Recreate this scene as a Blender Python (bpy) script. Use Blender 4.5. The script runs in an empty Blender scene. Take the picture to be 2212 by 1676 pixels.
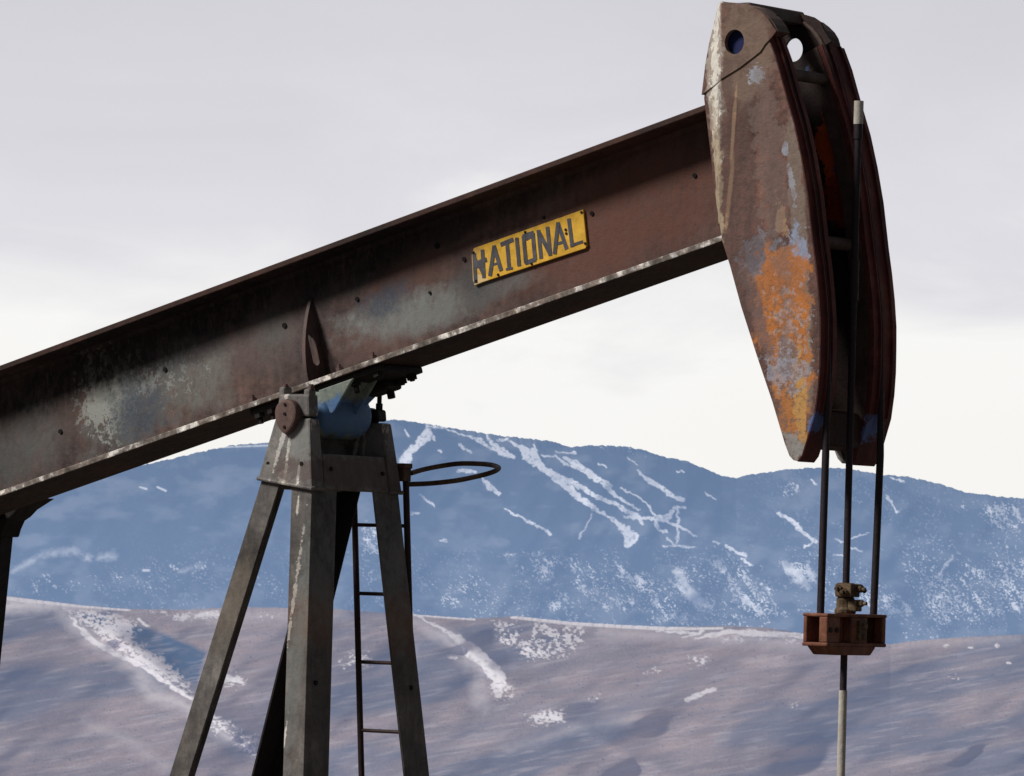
import bpy, math, random
import numpy as np
from mathutils import Vector, Matrix
from mathutils.geometry import tessellate_polygon
random.seed(7)
rng = np.random.default_rng(11)
scene = bpy.context.scene
COL = scene.collection
R = math.radians

# ------------------------------------------------------------------ camera
PSI, PITCH, ROLL = R(35), R(1.92), R(1.65)
FPX, DIST, ZC = 12500.0, 28.0, 3.6
W_PX, H_PX = 2212.0, 1676.0
CAM = Vector((DIST*math.sin(PSI), -DIST*math.cos(PSI), ZC))
_r = Vector((math.cos(PSI), math.sin(PSI), 0)); _f0 = Vector((-math.sin(PSI), math.cos(PSI), 0)); _z = Vector((0, 0, 1))
FW = _f0*math.cos(PITCH)+_z*math.sin(PITCH); _u = -_f0*math.sin(PITCH)+_z*math.cos(PITCH)
RT = _r*math.cos(ROLL)+_u*math.sin(ROLL); UP = -_r*math.sin(ROLL)+_u*math.cos(ROLL)
cd = bpy.data.cameras.new('camera'); cam = bpy.data.objects.new('camera', cd); COL.objects.link(cam)
cd.sensor_width = 36; cd.lens = 36*FPX/W_PX; cd.clip_start = 1; cd.clip_end = 120000
m = Matrix((RT, UP, -FW)).transposed().to_4x4(); m.translation = CAM
cam.matrix_world = m
scene.camera = cam
cd.dof.use_dof = True; cd.dof.focus_distance = DIST; cd.dof.aperture_fstop = 45

def ray(x, y): return FW+RT*((x-W_PX/2)/FPX)+UP*((H_PX/2-y)/FPX)
def at(x, y, Y=0.0):
    """survey point: where the sight line through (x, y) meets the vertical plane y = Y"""
    d = ray(x, y); t = (Y-CAM.y)/d.y
    return CAM+d*t
def sym(pn, pf):
    """corner seen near (-h) and far (+h) of the machine's centre plane -> (X, h, z)"""
    lo, hi = 0.02, 1.5
    for _ in range(40):
        h = (lo+hi)/2
        a = at(*pn, -h); b = at(*pf, h)
        if a.x < b.x: lo = h
        else: hi = h
    return (a.x+b.x)/2, h, (a.z+b.z)/2
ZOOMS = {1: (1458, 0, .3093), 2: (1498.4, 486, .3383), 3: (1579.5, 955.8, .4297), 4: (486, 729, .2929),
         5: (324, 1012.5, .3959), 6: (0, 729, .3867), 7: (567, 364.5, .3662), 8: (810, 850.5, .3845)}
def zp(k, x, y):
    o = ZOOMS[k]; return (o[0]+x*o[2], o[1]+y*o[2])
def zs(k, pts): return [zp(k, *p[:2])+tuple(p[2:]) for p in pts]

# ------------------------------------------------------------------ node helpers
class NT:
    def __init__(s, name):
        s.m = bpy.data.materials.new(name); s.m.use_nodes = True
        s.t = s.m.node_tree; s.t.nodes.clear(); s.out = s.t.nodes.new('ShaderNodeOutputMaterial')
    def n(s, typ, **kw):
        nd = s.t.nodes.new('ShaderNode'+typ)
        for k, v in kw.items():
            if k.startswith('i_'):
                key = k[2:]; key = int(key) if key.isdigit() else key.replace('_', ' ')
                if hasattr(v, 'links') or isinstance(v, bpy.types.NodeSocket): s.t.links.new(v, nd.inputs[key])
                else: nd.inputs[key].default_value = v
            else: setattr(nd, k, v)
        return nd
    def link(s, a, b): s.t.links.new(a, b)
    def math(s, op, a, b=0.0, clamp=False):
        nd = s.t.nodes.new('ShaderNodeMath'); nd.operation = op; nd.use_clamp = clamp
        for i, v in enumerate((a, b)):
            if isinstance(v, bpy.types.NodeSocket): s.link(v, nd.inputs[i])
            else: nd.inputs[i].default_value = v
        return nd.outputs[0]
    def mix(s, f, a, b, blend='MIX'):
        nd = s.t.nodes.new('ShaderNodeMix'); nd.data_type = 'RGBA'; nd.blend_type = blend
        for i, v in ((0, f), (6, a), (7, b)):
            if isinstance(v, bpy.types.NodeSocket): s.link(v, nd.inputs[i])
            else: nd.inputs[i].default_value = v if i == 0 else (*v[:3], 1)
        return nd.outputs[2]
    def ramp(s, f, stops, interp='LINEAR'):
        nd = s.t.nodes.new('ShaderNodeValToRGB'); cr = nd.color_ramp; cr.interpolation = interp
        while len(cr.elements) < len(stops): cr.elements.new(.5)
        for e, (p, c) in zip(cr.elements, stops):
            e.position = p; e.color = (*c, 1) if len(c) == 3 else c
        s.link(f, nd.inputs[0]); return nd.outputs[0]
    def noise(s, vec, scale, detail=5, rough=.6, dist=0.0):
        nd = s.n('TexNoise', i_Scale=scale, i_Detail=detail, i_Roughness=rough, i_Distortion=dist)
        s.link(vec, nd.inputs['Vector']); return nd.outputs['Fac']
    def mapr(s, v, a, b, c=0.0, d=1.0):
        nd = s.t.nodes.new('ShaderNodeMapRange')
        for i, x in enumerate((v, a, b, c, d)):
            if isinstance(x, bpy.types.NodeSocket): s.link(x, nd.inputs[i])
            else: nd.inputs[i].default_value = x
        return nd.outputs[0]

def metal(name, stops, scale=2.2, patches=(), rough=.62, bump=.35, streak=.35, speck=.4, dark=1.0, grime=None, soft=False):
    """weathered painted / rusted steel.  patches: (x, y, rx, ry, angle, colour, strength, noise scale, edge, plane Y) in survey px"""
    t = NT(name)
    geo = t.n('NewGeometry'); pos = geo.outputs['Position']
    st = t.n('Mapping', i_Scale=(1, 1, .12)); t.link(pos, st.inputs[0])
    big = t.noise(pos, scale, 6, .62, .3)
    col = t.ramp(big, stops)
    fine = t.noise(pos, 26, 6, .7)
    strk = t.noise(st.outputs[0], 16, 5, .65)
    col = t.mix(streak, col, t.ramp(strk, [(.3, (.35, .33, .33)), (.5, (1, 1, 1)), (.72, (1.7, 1.55, 1.45))]), 'MULTIPLY')
    col = t.mix(speck, col, t.ramp(fine, [(.3, (.3, .28, .28)), (.5, (1, 1, 1)), (.75, (1.9, 1.75, 1.65))]), 'MULTIPLY')
    nz = {}
    st2 = t.n('Mapping', i_Scale=(1, 1, .45)); t.link(pos, st2.inputs[0]); mott = t.noise(st2.outputs[0], 38, 7, .78, .4)
    for p in patches:
        x, y, rx, ry, ang, c, strength, nsc, edge = p[:9]
        Y = p[9] if len(p) > 9 else -.3
        c3 = at(x, y, Y)
        mp = t.n('Mapping', vector_type='TEXTURE')
        mp.inputs['Location'].default_value = c3
        mp.inputs['Rotation'].default_value = (0, R(ang), 0)
        mp.inputs['Scale'].default_value = (rx/366, p[10] if len(p) > 10 else 3.0, ry/447)
        t.link(pos, mp.inputs[0])
        L = t.n('VectorMath', operation='LENGTH'); t.link(mp.outputs[0], L.inputs[0])
        if nsc not in nz: nz[nsc] = t.noise(pos, nsc, 7, .68, .2)
        v = t.math('ADD', L.outputs['Value'], t.math('MULTIPLY', t.math('SUBTRACT', nz[nsc], .5), 5.5*edge))
        if edge > 1.1: v = t.math('ADD', v, .62)
        if soft and edge <= .62:
            f = t.mapr(v, 1.35, .5, 0, strength)
            f = t.math('MULTIPLY', f, t.mapr(mott, .38, .56, .5, 1.0), clamp=True)
        else:
            f = t.mapr(v, 1.12, .88 if edge > .3 else .7, 0, strength)
            f = t.math('MULTIPLY', f, t.mapr(mott, .36, .5, .6, 1.0), clamp=True)
        col = t.mix(f, col, c)
        if edge > .3: pass
    if grime:
        gn = t.noise(pos, grime[1], 6, .7)
        col = t.mix(t.mapr(gn, grime[2], grime[2]+.06, 0, 1), col, grime[0])
    col = t.mix(1.0, col, (dark, dark, dark), 'MULTIPLY')
    b = t.n('Bump', i_Strength=bump, i_Distance=.012)
    hs = t.math('ADD', fine, t.math('MULTIPLY', big, .7)); t.link(hs, b.inputs['Height'])
    bs = t.n('BsdfPrincipled'); t.link(col, bs.inputs['Base Color']); t.link(b.outputs[0], bs.inputs['Normal'])
    bs.inputs['Specular IOR Level'].default_value = .22
    t.link(t.mapr(fine, .3, .7, rough-.1, rough+.2), bs.inputs['Roughness'])
    t.link(bs.outputs[0], t.out.inputs[0])
    return t.m
def plain(name, c, rough=.6, var=.3, sc=20):
    return metal(name, [(.3, tuple(v*(1-var) for v in c)), (.7, tuple(min(1, v*(1+var)) for v in c))], scale=sc, rough=rough, streak=.3, speck=.35, bump=.15)

# ------------------------------------------------------------------ mesh helpers
class MB:
    def __init__(s): s.V = []; s.F = []; s.FM = []
    def add(s, vs, fs, mi=0):
        o = len(s.V); s.V += [Vector(v) for v in vs]
        for f in fs: s.F.append([o+i for i in f]); s.FM.append(mi)
    def hexa(s, b, t, mi=0, side=None):
        """b, t: loops of n bottom and top points"""
        n = len(b); s.add(list(b)+list(t), [list(range(n))[::-1], list(range(n, 2*n))], mi)
        o = len(s.V)-2*n
        for i in range(n):
            j = (i+1) % n; s.F.append([o+i, o+j, o+n+j, o+n+i]); s.FM.append(mi if side is None else side[i] if isinstance(side, (list, tuple)) else side)
    def box(s, x0, x1, y0, y1, z0, z1, mi=0):
        b = [(x0, y0, z0), (x1, y0, z0), (x1, y1, z0), (x0, y1, z0)]
        s.hexa(b, [(x, y, z1) for x, y, _ in b], mi)
    def fbox(s, fr, u0, u1, y0, y1, n0, n1, mi=0, side=None):
        """box in a tilted frame fr = (origin, u, n), Y stays Y"""
        O, U, N = fr
        P = lambda u, y, n: O+U*u+Vector((0, y, 0))+N*n
        b = [P(u0, y0, n0), P(u1, y0, n0), P(u1, y1, n0), P(u0, y1, n0)]
        t = [P(u0, y0, n1), P(u1, y0, n1), P(u1, y1, n1), P(u0, y1, n1)]
        s.hexa(b, t, mi, side)
    def prism(s, pts, y0, y1, holes=(), mi=0, smi=None):
        """XZ outline (x, z) extruded along Y, with holes"""
        loops = [list(pts)]+[list(h) for h in holes]
        tri = tessellate_polygon([[Vector((x, z, 0)) for x, z in L] for L in loops]) if holes else None
        flat = [p for L in loops for p in L]; n = len(flat)
        vs = [(x, y0, z) for x, z in flat]+[(x, y1, z) for x, z in flat]
        fs = []
        if tri:
            for a in tri: fs.append(list(a)); fs.append([i+n for i in a][::-1])
        else: fs = [list(range(n)), list(range(n, 2*n))[::-1]]
        s.add(vs, fs, mi)
        o = len(s.V)-2*n; k = 0
        for L in loops:
            for i in range(len(L)):
                a, b = k+i, k+(i+1) % len(L)
                s.F.append([o+a, o+b, o+n+b, o+n+a]); s.FM.append(mi if smi is None else smi)
            k += len(L)
    def tube(s, pts, r, n=12, cap=True, closed=False, mi=0):
        pts = [Vector(p) for p in pts]; m_ = len(pts); rs = r if isinstance(r, (list, tuple)) else [r]*m_
        rings = []; ref = None
        for i, p in enumerate(pts):
            a = pts[i-1] if (i > 0 or closed) else p; b = pts[(i+1) % m_] if (i < m_-1 or closed) else p
            d = (b-a).normalized()
            if ref is None:
                ref = Vector((0, 0, 1)) if abs(d.z) < .9 else Vector((1, 0, 0))
            x = (ref-d*ref.dot(d)).normalized(); y = d.cross(x); ref = x
            rings.append([p+(x*math.cos(2*math.pi*k/n)+y*math.sin(2*math.pi*k/n))*rs[i] for k in range(n)])
        vs = [v for q in rings for v in q]; fs = []
        for i in range(m_ if closed else m_-1):
            j = (i+1) % m_
            for k in range(n):
                l = (k+1) % n; fs.append([i*n+k, i*n+l, j*n+l, j*n+k])
        if cap and not closed: fs += [list(range(n))[::-1], [(m_-1)*n+k for k in range(n)]]
        s.add(vs, fs, mi)
    def hexnut(s, c, axis, r=.02, h=.02, n=6):
        c = Vector(c); axis = Vector(axis).normalized()
        s.tube([c, c+axis*h], r, n)

def link(name, mb, mats, parent=None, bevel=0.0, smooth=False, root=None):
    loc = Vector((0, 0, 0))
    p = parent
    while p is not None: loc += p.location; p = p.parent
    me = bpy.data.meshes.new(name)
    me.from_pydata([v-loc for v in mb.V], [], mb.F)
    mats = mats if isinstance(mats, (list, tuple)) else [mats]
    for m_ in mats: me.materials.append(m_)
    me.polygons.foreach_set('material_index', mb.FM)
    import bmesh
    bm = bmesh.new(); bm.from_mesh(me); bmesh.ops.recalc_face_normals(bm, faces=bm.faces[:]); bm.to_mesh(me); bm.free()
    if smooth:
        me.polygons.foreach_set('use_smooth', [True]*len(me.polygons))
        me.set_sharp_from_angle(angle=R(40))
    o = bpy.data.objects.new(name, me); COL.objects.link(o); o.parent = parent
    if bevel:
        b = o.modifiers.new('bevel', 'BEVEL'); b.width = bevel; b.segments = 2; b.limit_method = 'ANGLE'; b.angle_limit = R(35)
        b.harden_normals = False
    return o
def tag(o, label, cat, group=None):
    o['label'] = label; o['category'] = cat
    if group: o['group'] = group
def xz(v): return (v.x, v.z)

# ================================================================== MATERIALS
RUST = [(.25, (.05, .026, .022)), (.45, (.10, .046, .036)), (.6, (.13, .06, .044)), (.8, (.16, .10, .08))]
MAUVE = (.15, .115, .11); GREY = (.26, .265, .25); BLUEG = (.075, .09, .115); PALE = (.32, .32, .28); BLK = (.018, .016, .017)
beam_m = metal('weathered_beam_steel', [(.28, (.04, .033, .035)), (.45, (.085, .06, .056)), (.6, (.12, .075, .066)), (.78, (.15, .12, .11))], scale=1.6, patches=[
    (1400, 430, 210, 150, -16, (.145, .06, .042), .85, 2.2, .25, 0),
    (1250, 560, 190, 60, -16, (.15, .066, .048), .7, 2.2, .25, 0),
    (900, 590, 110, 45, -16, (.15, .075, .06), .7, 3.1, .3, 0),
    (560, 740, 150, 70, -16, MAUVE, .8, 2.2, .3, 0),
    (800, 720, 120, 55, -16, (.16, .095, .085), .8, 3.1, .3, 0),
    (870, 685, 130, 44, -12, (.24, .26, .255), .85, 6.0, .55, 0),
    (950, 665, 110, 42, -18, (.2, .21, .2), .8, 4.3, .4, 0),
    (1075, 625, 90, 22, -16, (.16, .17, .17), .7, 6.0, .38, 0),
    (835, 650, 55, 36, -16, (.06, .07, .095), .9, 9.0, .5, 0),
    (750, 612, 90, 30, -16, (.06, .065, .065), .85, 6.0, .35, 0),
    (1030, 615, 45, 45, 20, (.07, .07, .072), .8, 6.0, .35, 0),
    (590, 700, 40, 55, 10, (.13, .135, .125), .6, 4.3, .35, 0),
    (430, 820, 80, 90, 30, (.21, .21, .195), .75, 6.0, .55, 0),
    (290, 880, 120, 75, -30, (.17, .185, .18), .7, 9.0, .6, 0),
    (250, 860, 60, 80, 10, (.27, .285, .27), .7, 26.0, 1.0, 0),
    (330, 820, 120, 60, -16, (.33, .35, .34), .7, 33.0, 1.15, 0), (220, 850, 50, 80, 0, (.36, .37, .34), .7, 26.0, 1.05, 0), (300, 900, 70, 60, 0, (.05, .06, .085), .8, 26.0, 1.15, 0),
    (300, 880, 60, 60, 0, BLUEG, .85, 9.0, .5, 0),
    (390, 770, 120, 38, -20, (.05, .052, .06), .7, 9.0, .4, 0),
    (90, 930, 60, 90, 0, (.13, .125, .12), .8, 4.3, .4, 0),
    (150, 880, 40, 60, 0, (.11, .075, .065), .6, 4.3, .35, 0),
    (30, 990, 60, 70, 0, (.10, .105, .105), .8, 6.0, .4, 0),
    (150, 815, 280, 72, -20, (.010, .009, .010), .97, 4.3, .3, 0), (480, 672, 280, 66, -20, (.010, .009, .010), .97, 4.3, .3, 0),  # dark web top: black paint plus painted-in shadow below the top flange
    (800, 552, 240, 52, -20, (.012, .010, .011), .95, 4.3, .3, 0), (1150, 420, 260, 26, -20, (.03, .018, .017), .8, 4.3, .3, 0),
], speck=.6, streak=.5, bump=.35, soft=True)
edge_m = metal('flaking_flange_edge', [(.3, (.10, .08, .07)), (.47, (.2, .17, .15)), (.54, (.32, .29, .27)), (.62, (.8, .78, .75))], scale=17, speck=.6, streak=.7)
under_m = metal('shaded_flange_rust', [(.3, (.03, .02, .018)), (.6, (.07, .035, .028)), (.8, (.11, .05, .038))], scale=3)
head_m = metal('horsehead_panel_paint', [(.25, (.08, .045, .04)), (.45, (.135, .073, .06)), (.6, (.18, .10, .082)), (.78, (.26, .19, .165))], scale=3.2, patches=[
    (1610, 90, 50, 120, 0, (.24, .17, .13), .8, 4.3, .35),
    (1535, 150, 26, 200, -4, (.42, .36, .31), .85, 9.0, .45),
    (1538, 150, 14, 170, -4, (.8, .77, .7), .9, 26.0, .9),
    (1545, 380, 16, 130, -6, (.5, .40, .28), .85, 9.0, .5),
    (1730, 560, 16, 330, -6, (.25, .2, .165), .8, 9.0, .4),
    (1735, 860, 12, 160, 4, (.33, .27, .2), .75, 9.0, .4),
    (1586, 270, 4, 85, 3, (.55, .36, .22), .75, 9.0, .2),
    (1577, 420, 5, 80, 5, (.5, .33, .2), .7, 9.0, .2),
    (1632, 163, 17, 17, -40, (.42, .46, .55), .85, 26.0, .8),
    (1697, 322, 6, 16, -12, (.4, .44, .55), .8, 26.0, .7),
    (1712, 400, 5, 46, -12, (.4, .42, .5), .7, 26.0, 1.0),
    (1642, 560, 34, 52, 30, (.25, .27, .34), .6, 26.0, 1.0),
    (1725, 540, 18, 50, -8, (.33, .39, .55), .85, 17.0, .7),
    (1690, 470, 10, 40, -15, (.5, .33, .2), .6, 17.0, .8),
    (1688, 610, 54, 80, -8, (.50, .185, .055), 1.0, 9.0, .5), (1700, 690, 44, 130, -8, (.46, .17, .055), 1.0, 6.0, .4),
    (1690, 700, 50, 70, -8, (.56, .20, .05), 1.0, 9.0, .5),
    (1710, 780, 44, 70, -12, (.52, .19, .05), 1.0, 9.0, .6),
    (1712, 880, 34, 70, -16, (.5, .2, .06), .95, 9.0, .6),
    (1730, 860, 12, 90, -6, (.6, .36, .12), .7, 9.0, .6),
    (1698, 775, 20, 34, -4, (.22, .17, .18), .92, 9.0, .7),
    (1700, 800, 36, 40, 0, (.36, .38, .46), .7, 17.0, .9),
    (1705, 690, 46, 120, -10, (.42, .4, .44), .6, 26.0, 1.25),
    (1700, 740, 46, 200, -10, (.2, .12, .09), .6, 33.0, 1.3),
    (1640, 680, 14, 110, -20, (.20, .13, .12), .8, 9.0, .6),
    (1712, 970, 24, 30, 0, (.32, .31, .30), .9, 17.0, .7),
    (1762, 926, 14, 34, 0, (.10, .18, .42), .9, 17.0, .5),
    (1600, 420, 40, 260, -4, (.11, .07, .064), .5, 6.0, .8), (1670, 380, 30, 200, -10, (.22, .16, .145), .5, 9.0, .9),
    (1690, 900, 30, 90, -16, (.2, .13, .11), .6, 33.0, 1.3),
], speck=.7, streak=.55, bump=.5)
DARKRED = [(.3, (.06, .017, .017)), (.5, (.12, .034, .03)), (.75, (.2, .08, .055))]
flange_m = metal('horsehead_track_rust', DARKRED, scale=4, patches=[
    (1765, 930, 14, 38, 0, (.10, .17, .40), .85, 17.0, .5, -.3, .12), (1884, 940, 14, 40, 0, (.12, .2, .46), .9, 17.0, .5, .2, .12)], streak=.6)
inner_m = metal('horsehead_inside_paint', [(.3, (.012, .009, .01)), (.55, (.035, .02, .018)), (.8, (.06, .03, .026))], scale=5, patches=[
    (1800, 330, 26, 75, -10, (.62, .10, .02), .95, 9.0, .55, .2), (1812, 240, 12, 26, 0, (.04, .07, .3), .9, 17.0, .6, .2),
    (1815, 350, 9, 60, 0, (.04, .07, .22), .8, 17.0, .7, .2), (1815, 430, 26, 60, -5, (.28, .04, .015), .85, 9.0, .6, .2), (1777, 150, 26, 14, 0, (.08, .12, .26), .8, 17.0, .6, .2)])
crown_m = metal('horsehead_crown_paint', [(.3, (.05, .035, .033)), (.6, (.11, .075, .065)), (.8, (.2, .15, .13))], scale=6, patches=[(1702, 18, 12, 14, 0, (.12, .2, .45), .9, 17.0, .5, .2)])
blue_m = plain('dark_blue_paint', (.012, .018, .09))
post_m = metal('samson_post_steel', [(.28, (.045, .041, .04)), (.43, (.09, .083, .08)), (.58, (.15, .138, .132)), (.75, (.26, .24, .23))], scale=4.0, patches=[
    (672, 1330, 26, 60, 0, (.13, .055, .035), .8, 9.0, .5, -.3), (870, 1345, 40, 60, 0, (.26, .12, .06), .85, 9.0, .5, .3),
    (690, 1480, 30, 200, 0, (.09, .07, .062), .6, 9.0, .5, -.3), (628, 1275, 3.5, 100, 3, (.7, .66, .6), .6, 33.0, 1.05, -.45), (640, 1090, 3, 18, 0, (.7, .66, .6), .8, 33.0, .7, -.38), (640, 1400, 20, 320, 2, (.2, .215, .21), .6, 17.0, .6, -.45), (500, 1300, 30, 120, 16, (.2, .165, .13), .6, 9.0, .5, -.42),
    (850, 1600, 3, 60, 3, (.75, .7, .65), .9, 17.0, .8, .4)], streak=.55, speck=.5, bump=.3, soft=True)
cap_m = metal('post_cap_casting', [(.28, (.10, .095, .093)), (.5, (.19, .18, .175)), (.7, (.27, .26, .25))], scale=5, patches=[
    (616, 985, 3.5, 70, 2, (.85, .8, .72), .85, 33.0, .9, -.38), (612, 1035, 12, 22, 0, (.5, .46, .4), .6, 33.0, 1.0, -.38),
    (680, 1010, 3, 30, 0, (.9, .88, .85), .95, 17.0, .3, -.38), (642, 1020, 3, 22, 0, (.85, .8, .75), .9, 17.0, .5, -.38),
    (606, 880, 5, 30, 0, (.75, .7, .66), .7, 17.0, .8, -.38), (662, 880, 5, 30, 0, (.75, .7, .66), .7, 17.0, .8, -.38),
    (695, 950, 6, 50, -8, (.5, .42, .38), .7, 17.0, .8, -.3), (760, 1015, 70, 40, 0, (.12, .085, .078), .75, 9.0, .5, 0), (600, 960, 4, 60, 14, (.7, .68, .65), .7, 33.0, 1.0, -.38), (640, 960, 30, 40, 0, (.27, .28, .27), .6, 9.0, .5, -.38), (698, 935, 5, 40, -8, (.62, .5, .45), .8, 26.0, .9, -.3)], streak=.5, speck=.5, bump=.4)
brown_m = metal('brown_cover_paint', [(.3, (.12, .075, .068)), (.7, (.17, .11, .1))], scale=6)
hous_m = metal('bearing_housing_paint', [(.3, (.15, .19, .18)), (.6, (.25, .29, .26)), (.8, (.34, .35, .31))], scale=6, patches=[
    (775, 905, 60, 44, 0, (.10, .21, .44), .9, 9.0, .4, 0), (715, 905, 20, 26, 0, (.10, .2, .4), .85, 9.0, .4, 0)], speck=.35)
black_m = plain('greasy_and_shaded_steel', (.022, .018, .018))
ladder_m = plain('ladder_dark_steel', (.045, .028, .028))
hoop_m = metal('hoop_rusty_pipe', [(.3, (.05, .03, .025)), (.7, (.13, .08, .05))], scale=9)
cable_m = plain('bridle_cable_steel', (.03, .022, .028), sc=60)
carrier_m = metal('carrier_bar_red_rust', [(.3, (.11, .042, .028)), (.55, (.21, .085, .052)), (.8, (.3, .15, .1))], scale=9, speck=.5)
clamp_m = metal('clamp_greasy_brass', [(.3, (.035, .022, .014)), (.55, (.11, .075, .045)), (.8, (.24, .18, .11))], scale=22, speck=.6)
white_m = metal('white_worn_paint', [(.3, (.42, .38, .33)), (.7, (.6, .57, .52))], scale=12, speck=.2)
yellow_m = metal('yellow_enamel_plate', [(.25, (.62, .34, .04)), (.6, (.78, .46, .055)), (.85, (.85, .58, .12))], scale=9, patches=[
    (1030, 575, 12, 50, 0, (.5, .3, .12), .6, 17.0, .8, 0), (1035, 608, 20, 12, 0, (.75, .6, .35), .7, 17.0, .7, 0)], speck=.3, streak=.15, rough=.5, bump=.1)
letter_m = plain('faded_navy_lettering', (.085, .085, .10), sc=30)
hole_m = plain('dark_bolt_hole', (.006, .006, .006))

# ================================================================== PUMPJACK
ROOT = Vector((at(718, 896, 0).x, 0, 0))
pump = bpy.data.objects.new('pumpjack', None); COL.objects.link(pump); pump.location = ROOT
tag(pump, 'rusty brown oil well pumpjack with yellow NATIONAL plate and tall horsehead raised to the right', 'pumpjack')

# ---- walking beam
FH = .1935
a0 = at(0, 1072, -FH); a1 = at(1550, 524, -FH)
bu = (a1-a0); bu.y = 0; bu.normalize(); bn = Vector((-bu.z, 0, bu.x))
BO = Vector((a0.x, 0, a0.z)); FR = (BO, bu, bn)
BH = (at(760, 508, -FH)-BO).dot(bn)
def uof(x, y, Y=-FH): return (at(x, y, Y)-BO).dot(bu)
U0, U1 = -.55, uof(1590, 520)+.25
beam = MB()
SOFFIT = 0
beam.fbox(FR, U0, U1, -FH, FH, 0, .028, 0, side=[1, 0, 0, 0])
beam.FM[0] = 2  # underside gets a darker rust, its shade painted into the colour
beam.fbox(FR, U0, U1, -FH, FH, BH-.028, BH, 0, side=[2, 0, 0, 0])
beam.fbox(FR, U0, U1, -.011, .011, .026, BH-.026, 0)
for n0, n1 in ((.028, .05), (BH-.05, BH-.028)):      # root fillets of the rolled section
    for sg in (-1, 1):
        O, U, N = FR
        y0 = sg*.0105; top = n0 > .1
        P = lambda u, y, n: O+U*u+Vector((0, y, 0))+N*n
        tri = [(y0, n0-.001), (y0, n1+.001), (sg*.03, n1+.001 if top else n0-.001)]
        beam.hexa([P(U0, *q) for q in tri], [P(U1, *q) for q in tri])
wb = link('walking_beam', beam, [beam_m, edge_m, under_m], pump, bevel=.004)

# web stiffener with its slot, cut across the beam
us = uof(706, 800, -.012)
st = MB()
O, U, N = FR
prof = []
for k in range(13):
    q = k/12; n = .028+(.475-.028)*q
    prof.append((-.012-.172*(1-q**1.9)*(1-.0*q), n))
outl = [(-.012, .029)]+prof
slot = [(-.085+.028*math.cos(a), .20+(.055 if math.sin(a) > 0 else -.055)+.028*math.sin(a)) for a in [2*math.pi*k/16 for k in range(16)]]
tri = tessellate_polygon([[Vector((p[0], p[1], 0)) for p in L] for L in (outl, slot)])
flat = outl+slot; nn = len(flat)
vs = [O+U*us+Vector((0, y, 0))+N*n for y, n in flat]+[O+U*(us-.02)+Vector((0, y, 0))+N*n for y, n in flat]
fs = [list(a) for a in tri]+[[i+nn for i in a][::-1] for a in tri]
k0 = 0
for L in (outl, slot):
    for i in range(len(L)):
        a, b = k0+i, k0+(i+1) % len(L); fs.append([a, b, nn+b, nn+a])
    k0 += len(L)
st.add(vs, fs)
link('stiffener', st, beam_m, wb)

# bolts and holes on web
for (x, y, s) in ((772, 646, 1), (615, 703, 1.2), (945, 531, 1.3), (1279, 461, 1), (1501, 379, 1), (1003, 560, 1), (357, 798, 1.1), (131, 932, 1.1), (929, 632, .7), (1175, 470, .6)):
    mb = MB(); c = at(x, y, -.012); mb.tube([c+Vector((0, .002, 0)), c-Vector((0, .006, 0))], .011*s, 10); link('bolt', mb, hole_m, wb)
for (x, y) in ((806, 765), (547, 859), (735, 797), (612, 833), (497, 668)):
    n_ = .028 if y > 700 else .36
    mb = MB(); u = uof(x, y, -.15); O, U, N = FR
    c = O+U*u+Vector((0, -.155, 0))+N*.027
    if y < 700:
        continue
    mb.hexnut(c, N, .021, .024); mb.tube([c, c+N*.04], .01, 8); link('bolt', mb, brown_m, wb, smooth=False)

# ---- nameplate
PY = -.022
TL, TR, BR, BL = [at(*p, PY) for p in ((1019, 538), (1260.5, 452.5), (1269, 535), (1023, 617.5))]
def plate(u, v, dy=0.0):
    p = (TL*(1-u)+TR*u)*(1-v)+(BL*(1-u)+BR*u)*v
    return Vector((p.x, PY-dy, p.z))
mb = MB()
ol = [(.0, .18), (.022, 0), (1, 0), (1, .93), (.985, 1), (.08, .985), (.012, 1), (0, .85)]
mb.prism([xz(plate(*p)) for p in ol], PY-.004, PY+.010)
npl = link('nameplate', mb, yellow_m, pump, bevel=.002)
npl['label'] = 'yellow enamel plate reading NATIONAL on the web of the beam'
L = MB()
def stroke(pts, w=.0215, hw=None):
    # w in metres; strokes drawn flat on the plate
    for a, b in zip(pts[:-1], pts[1:]):
        A, B = plate(*a), plate(*b); d = (B-A).normalized(); s_ = Vector((-d.z, 0, d.x))*(w/2); e = d*(w*.25)
        q = [A-e+s_, B+e+s_, B+e-s_, A-e-s_]
        dy = .0056+.0002*(len(L.F) % 7)
        L.add([(p.x, PY-dy, p.z) for p in q], [[0, 1, 2, 3]])
T_, B_ = .15, .86
stroke([(.025, B_+.06), (.025, T_+.02)]); stroke([(.025, T_+.05), (.1, B_)], .012); stroke([(.1, B_), (.1, T_)])
stroke([(.02, .44), (.125, .42)], .022); stroke([(.03, .5), (.10, .56)], .016)
stroke([(.155, B_), (.205, T_)]); stroke([(.205, T_), (.252, B_-.04)]); stroke([(.175, .62), (.24, .62)], .011)
stroke([(.27, T_+.01), (.37, T_-.01)]); stroke([(.32, T_), (.325, B_)]); stroke([(.30, B_), (.35, B_+.02)], .012)
stroke([(.408, T_), (.412, B_)])
stroke([(.468, T_+.02), (.472, B_-.02)]); stroke([(.55, T_+.02), (.553, B_-.02)]); stroke([(.468, T_), (.55, T_)]); stroke([(.472, B_), (.553, B_)]); stroke([(.49, T_+.1), (.53, T_+.08)], .014)
stroke([(.605, B_), (.602, T_)]); stroke([(.602, T_+.02), (.685, B_-.02)]); stroke([(.685, B_), (.682, T_)])
stroke([(.725, B_), (.775, T_-.02)]); stroke([(.775, T_-.02), (.828, B_-.02)]); stroke([(.745, .65), (.815, .65)], .014)
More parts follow.
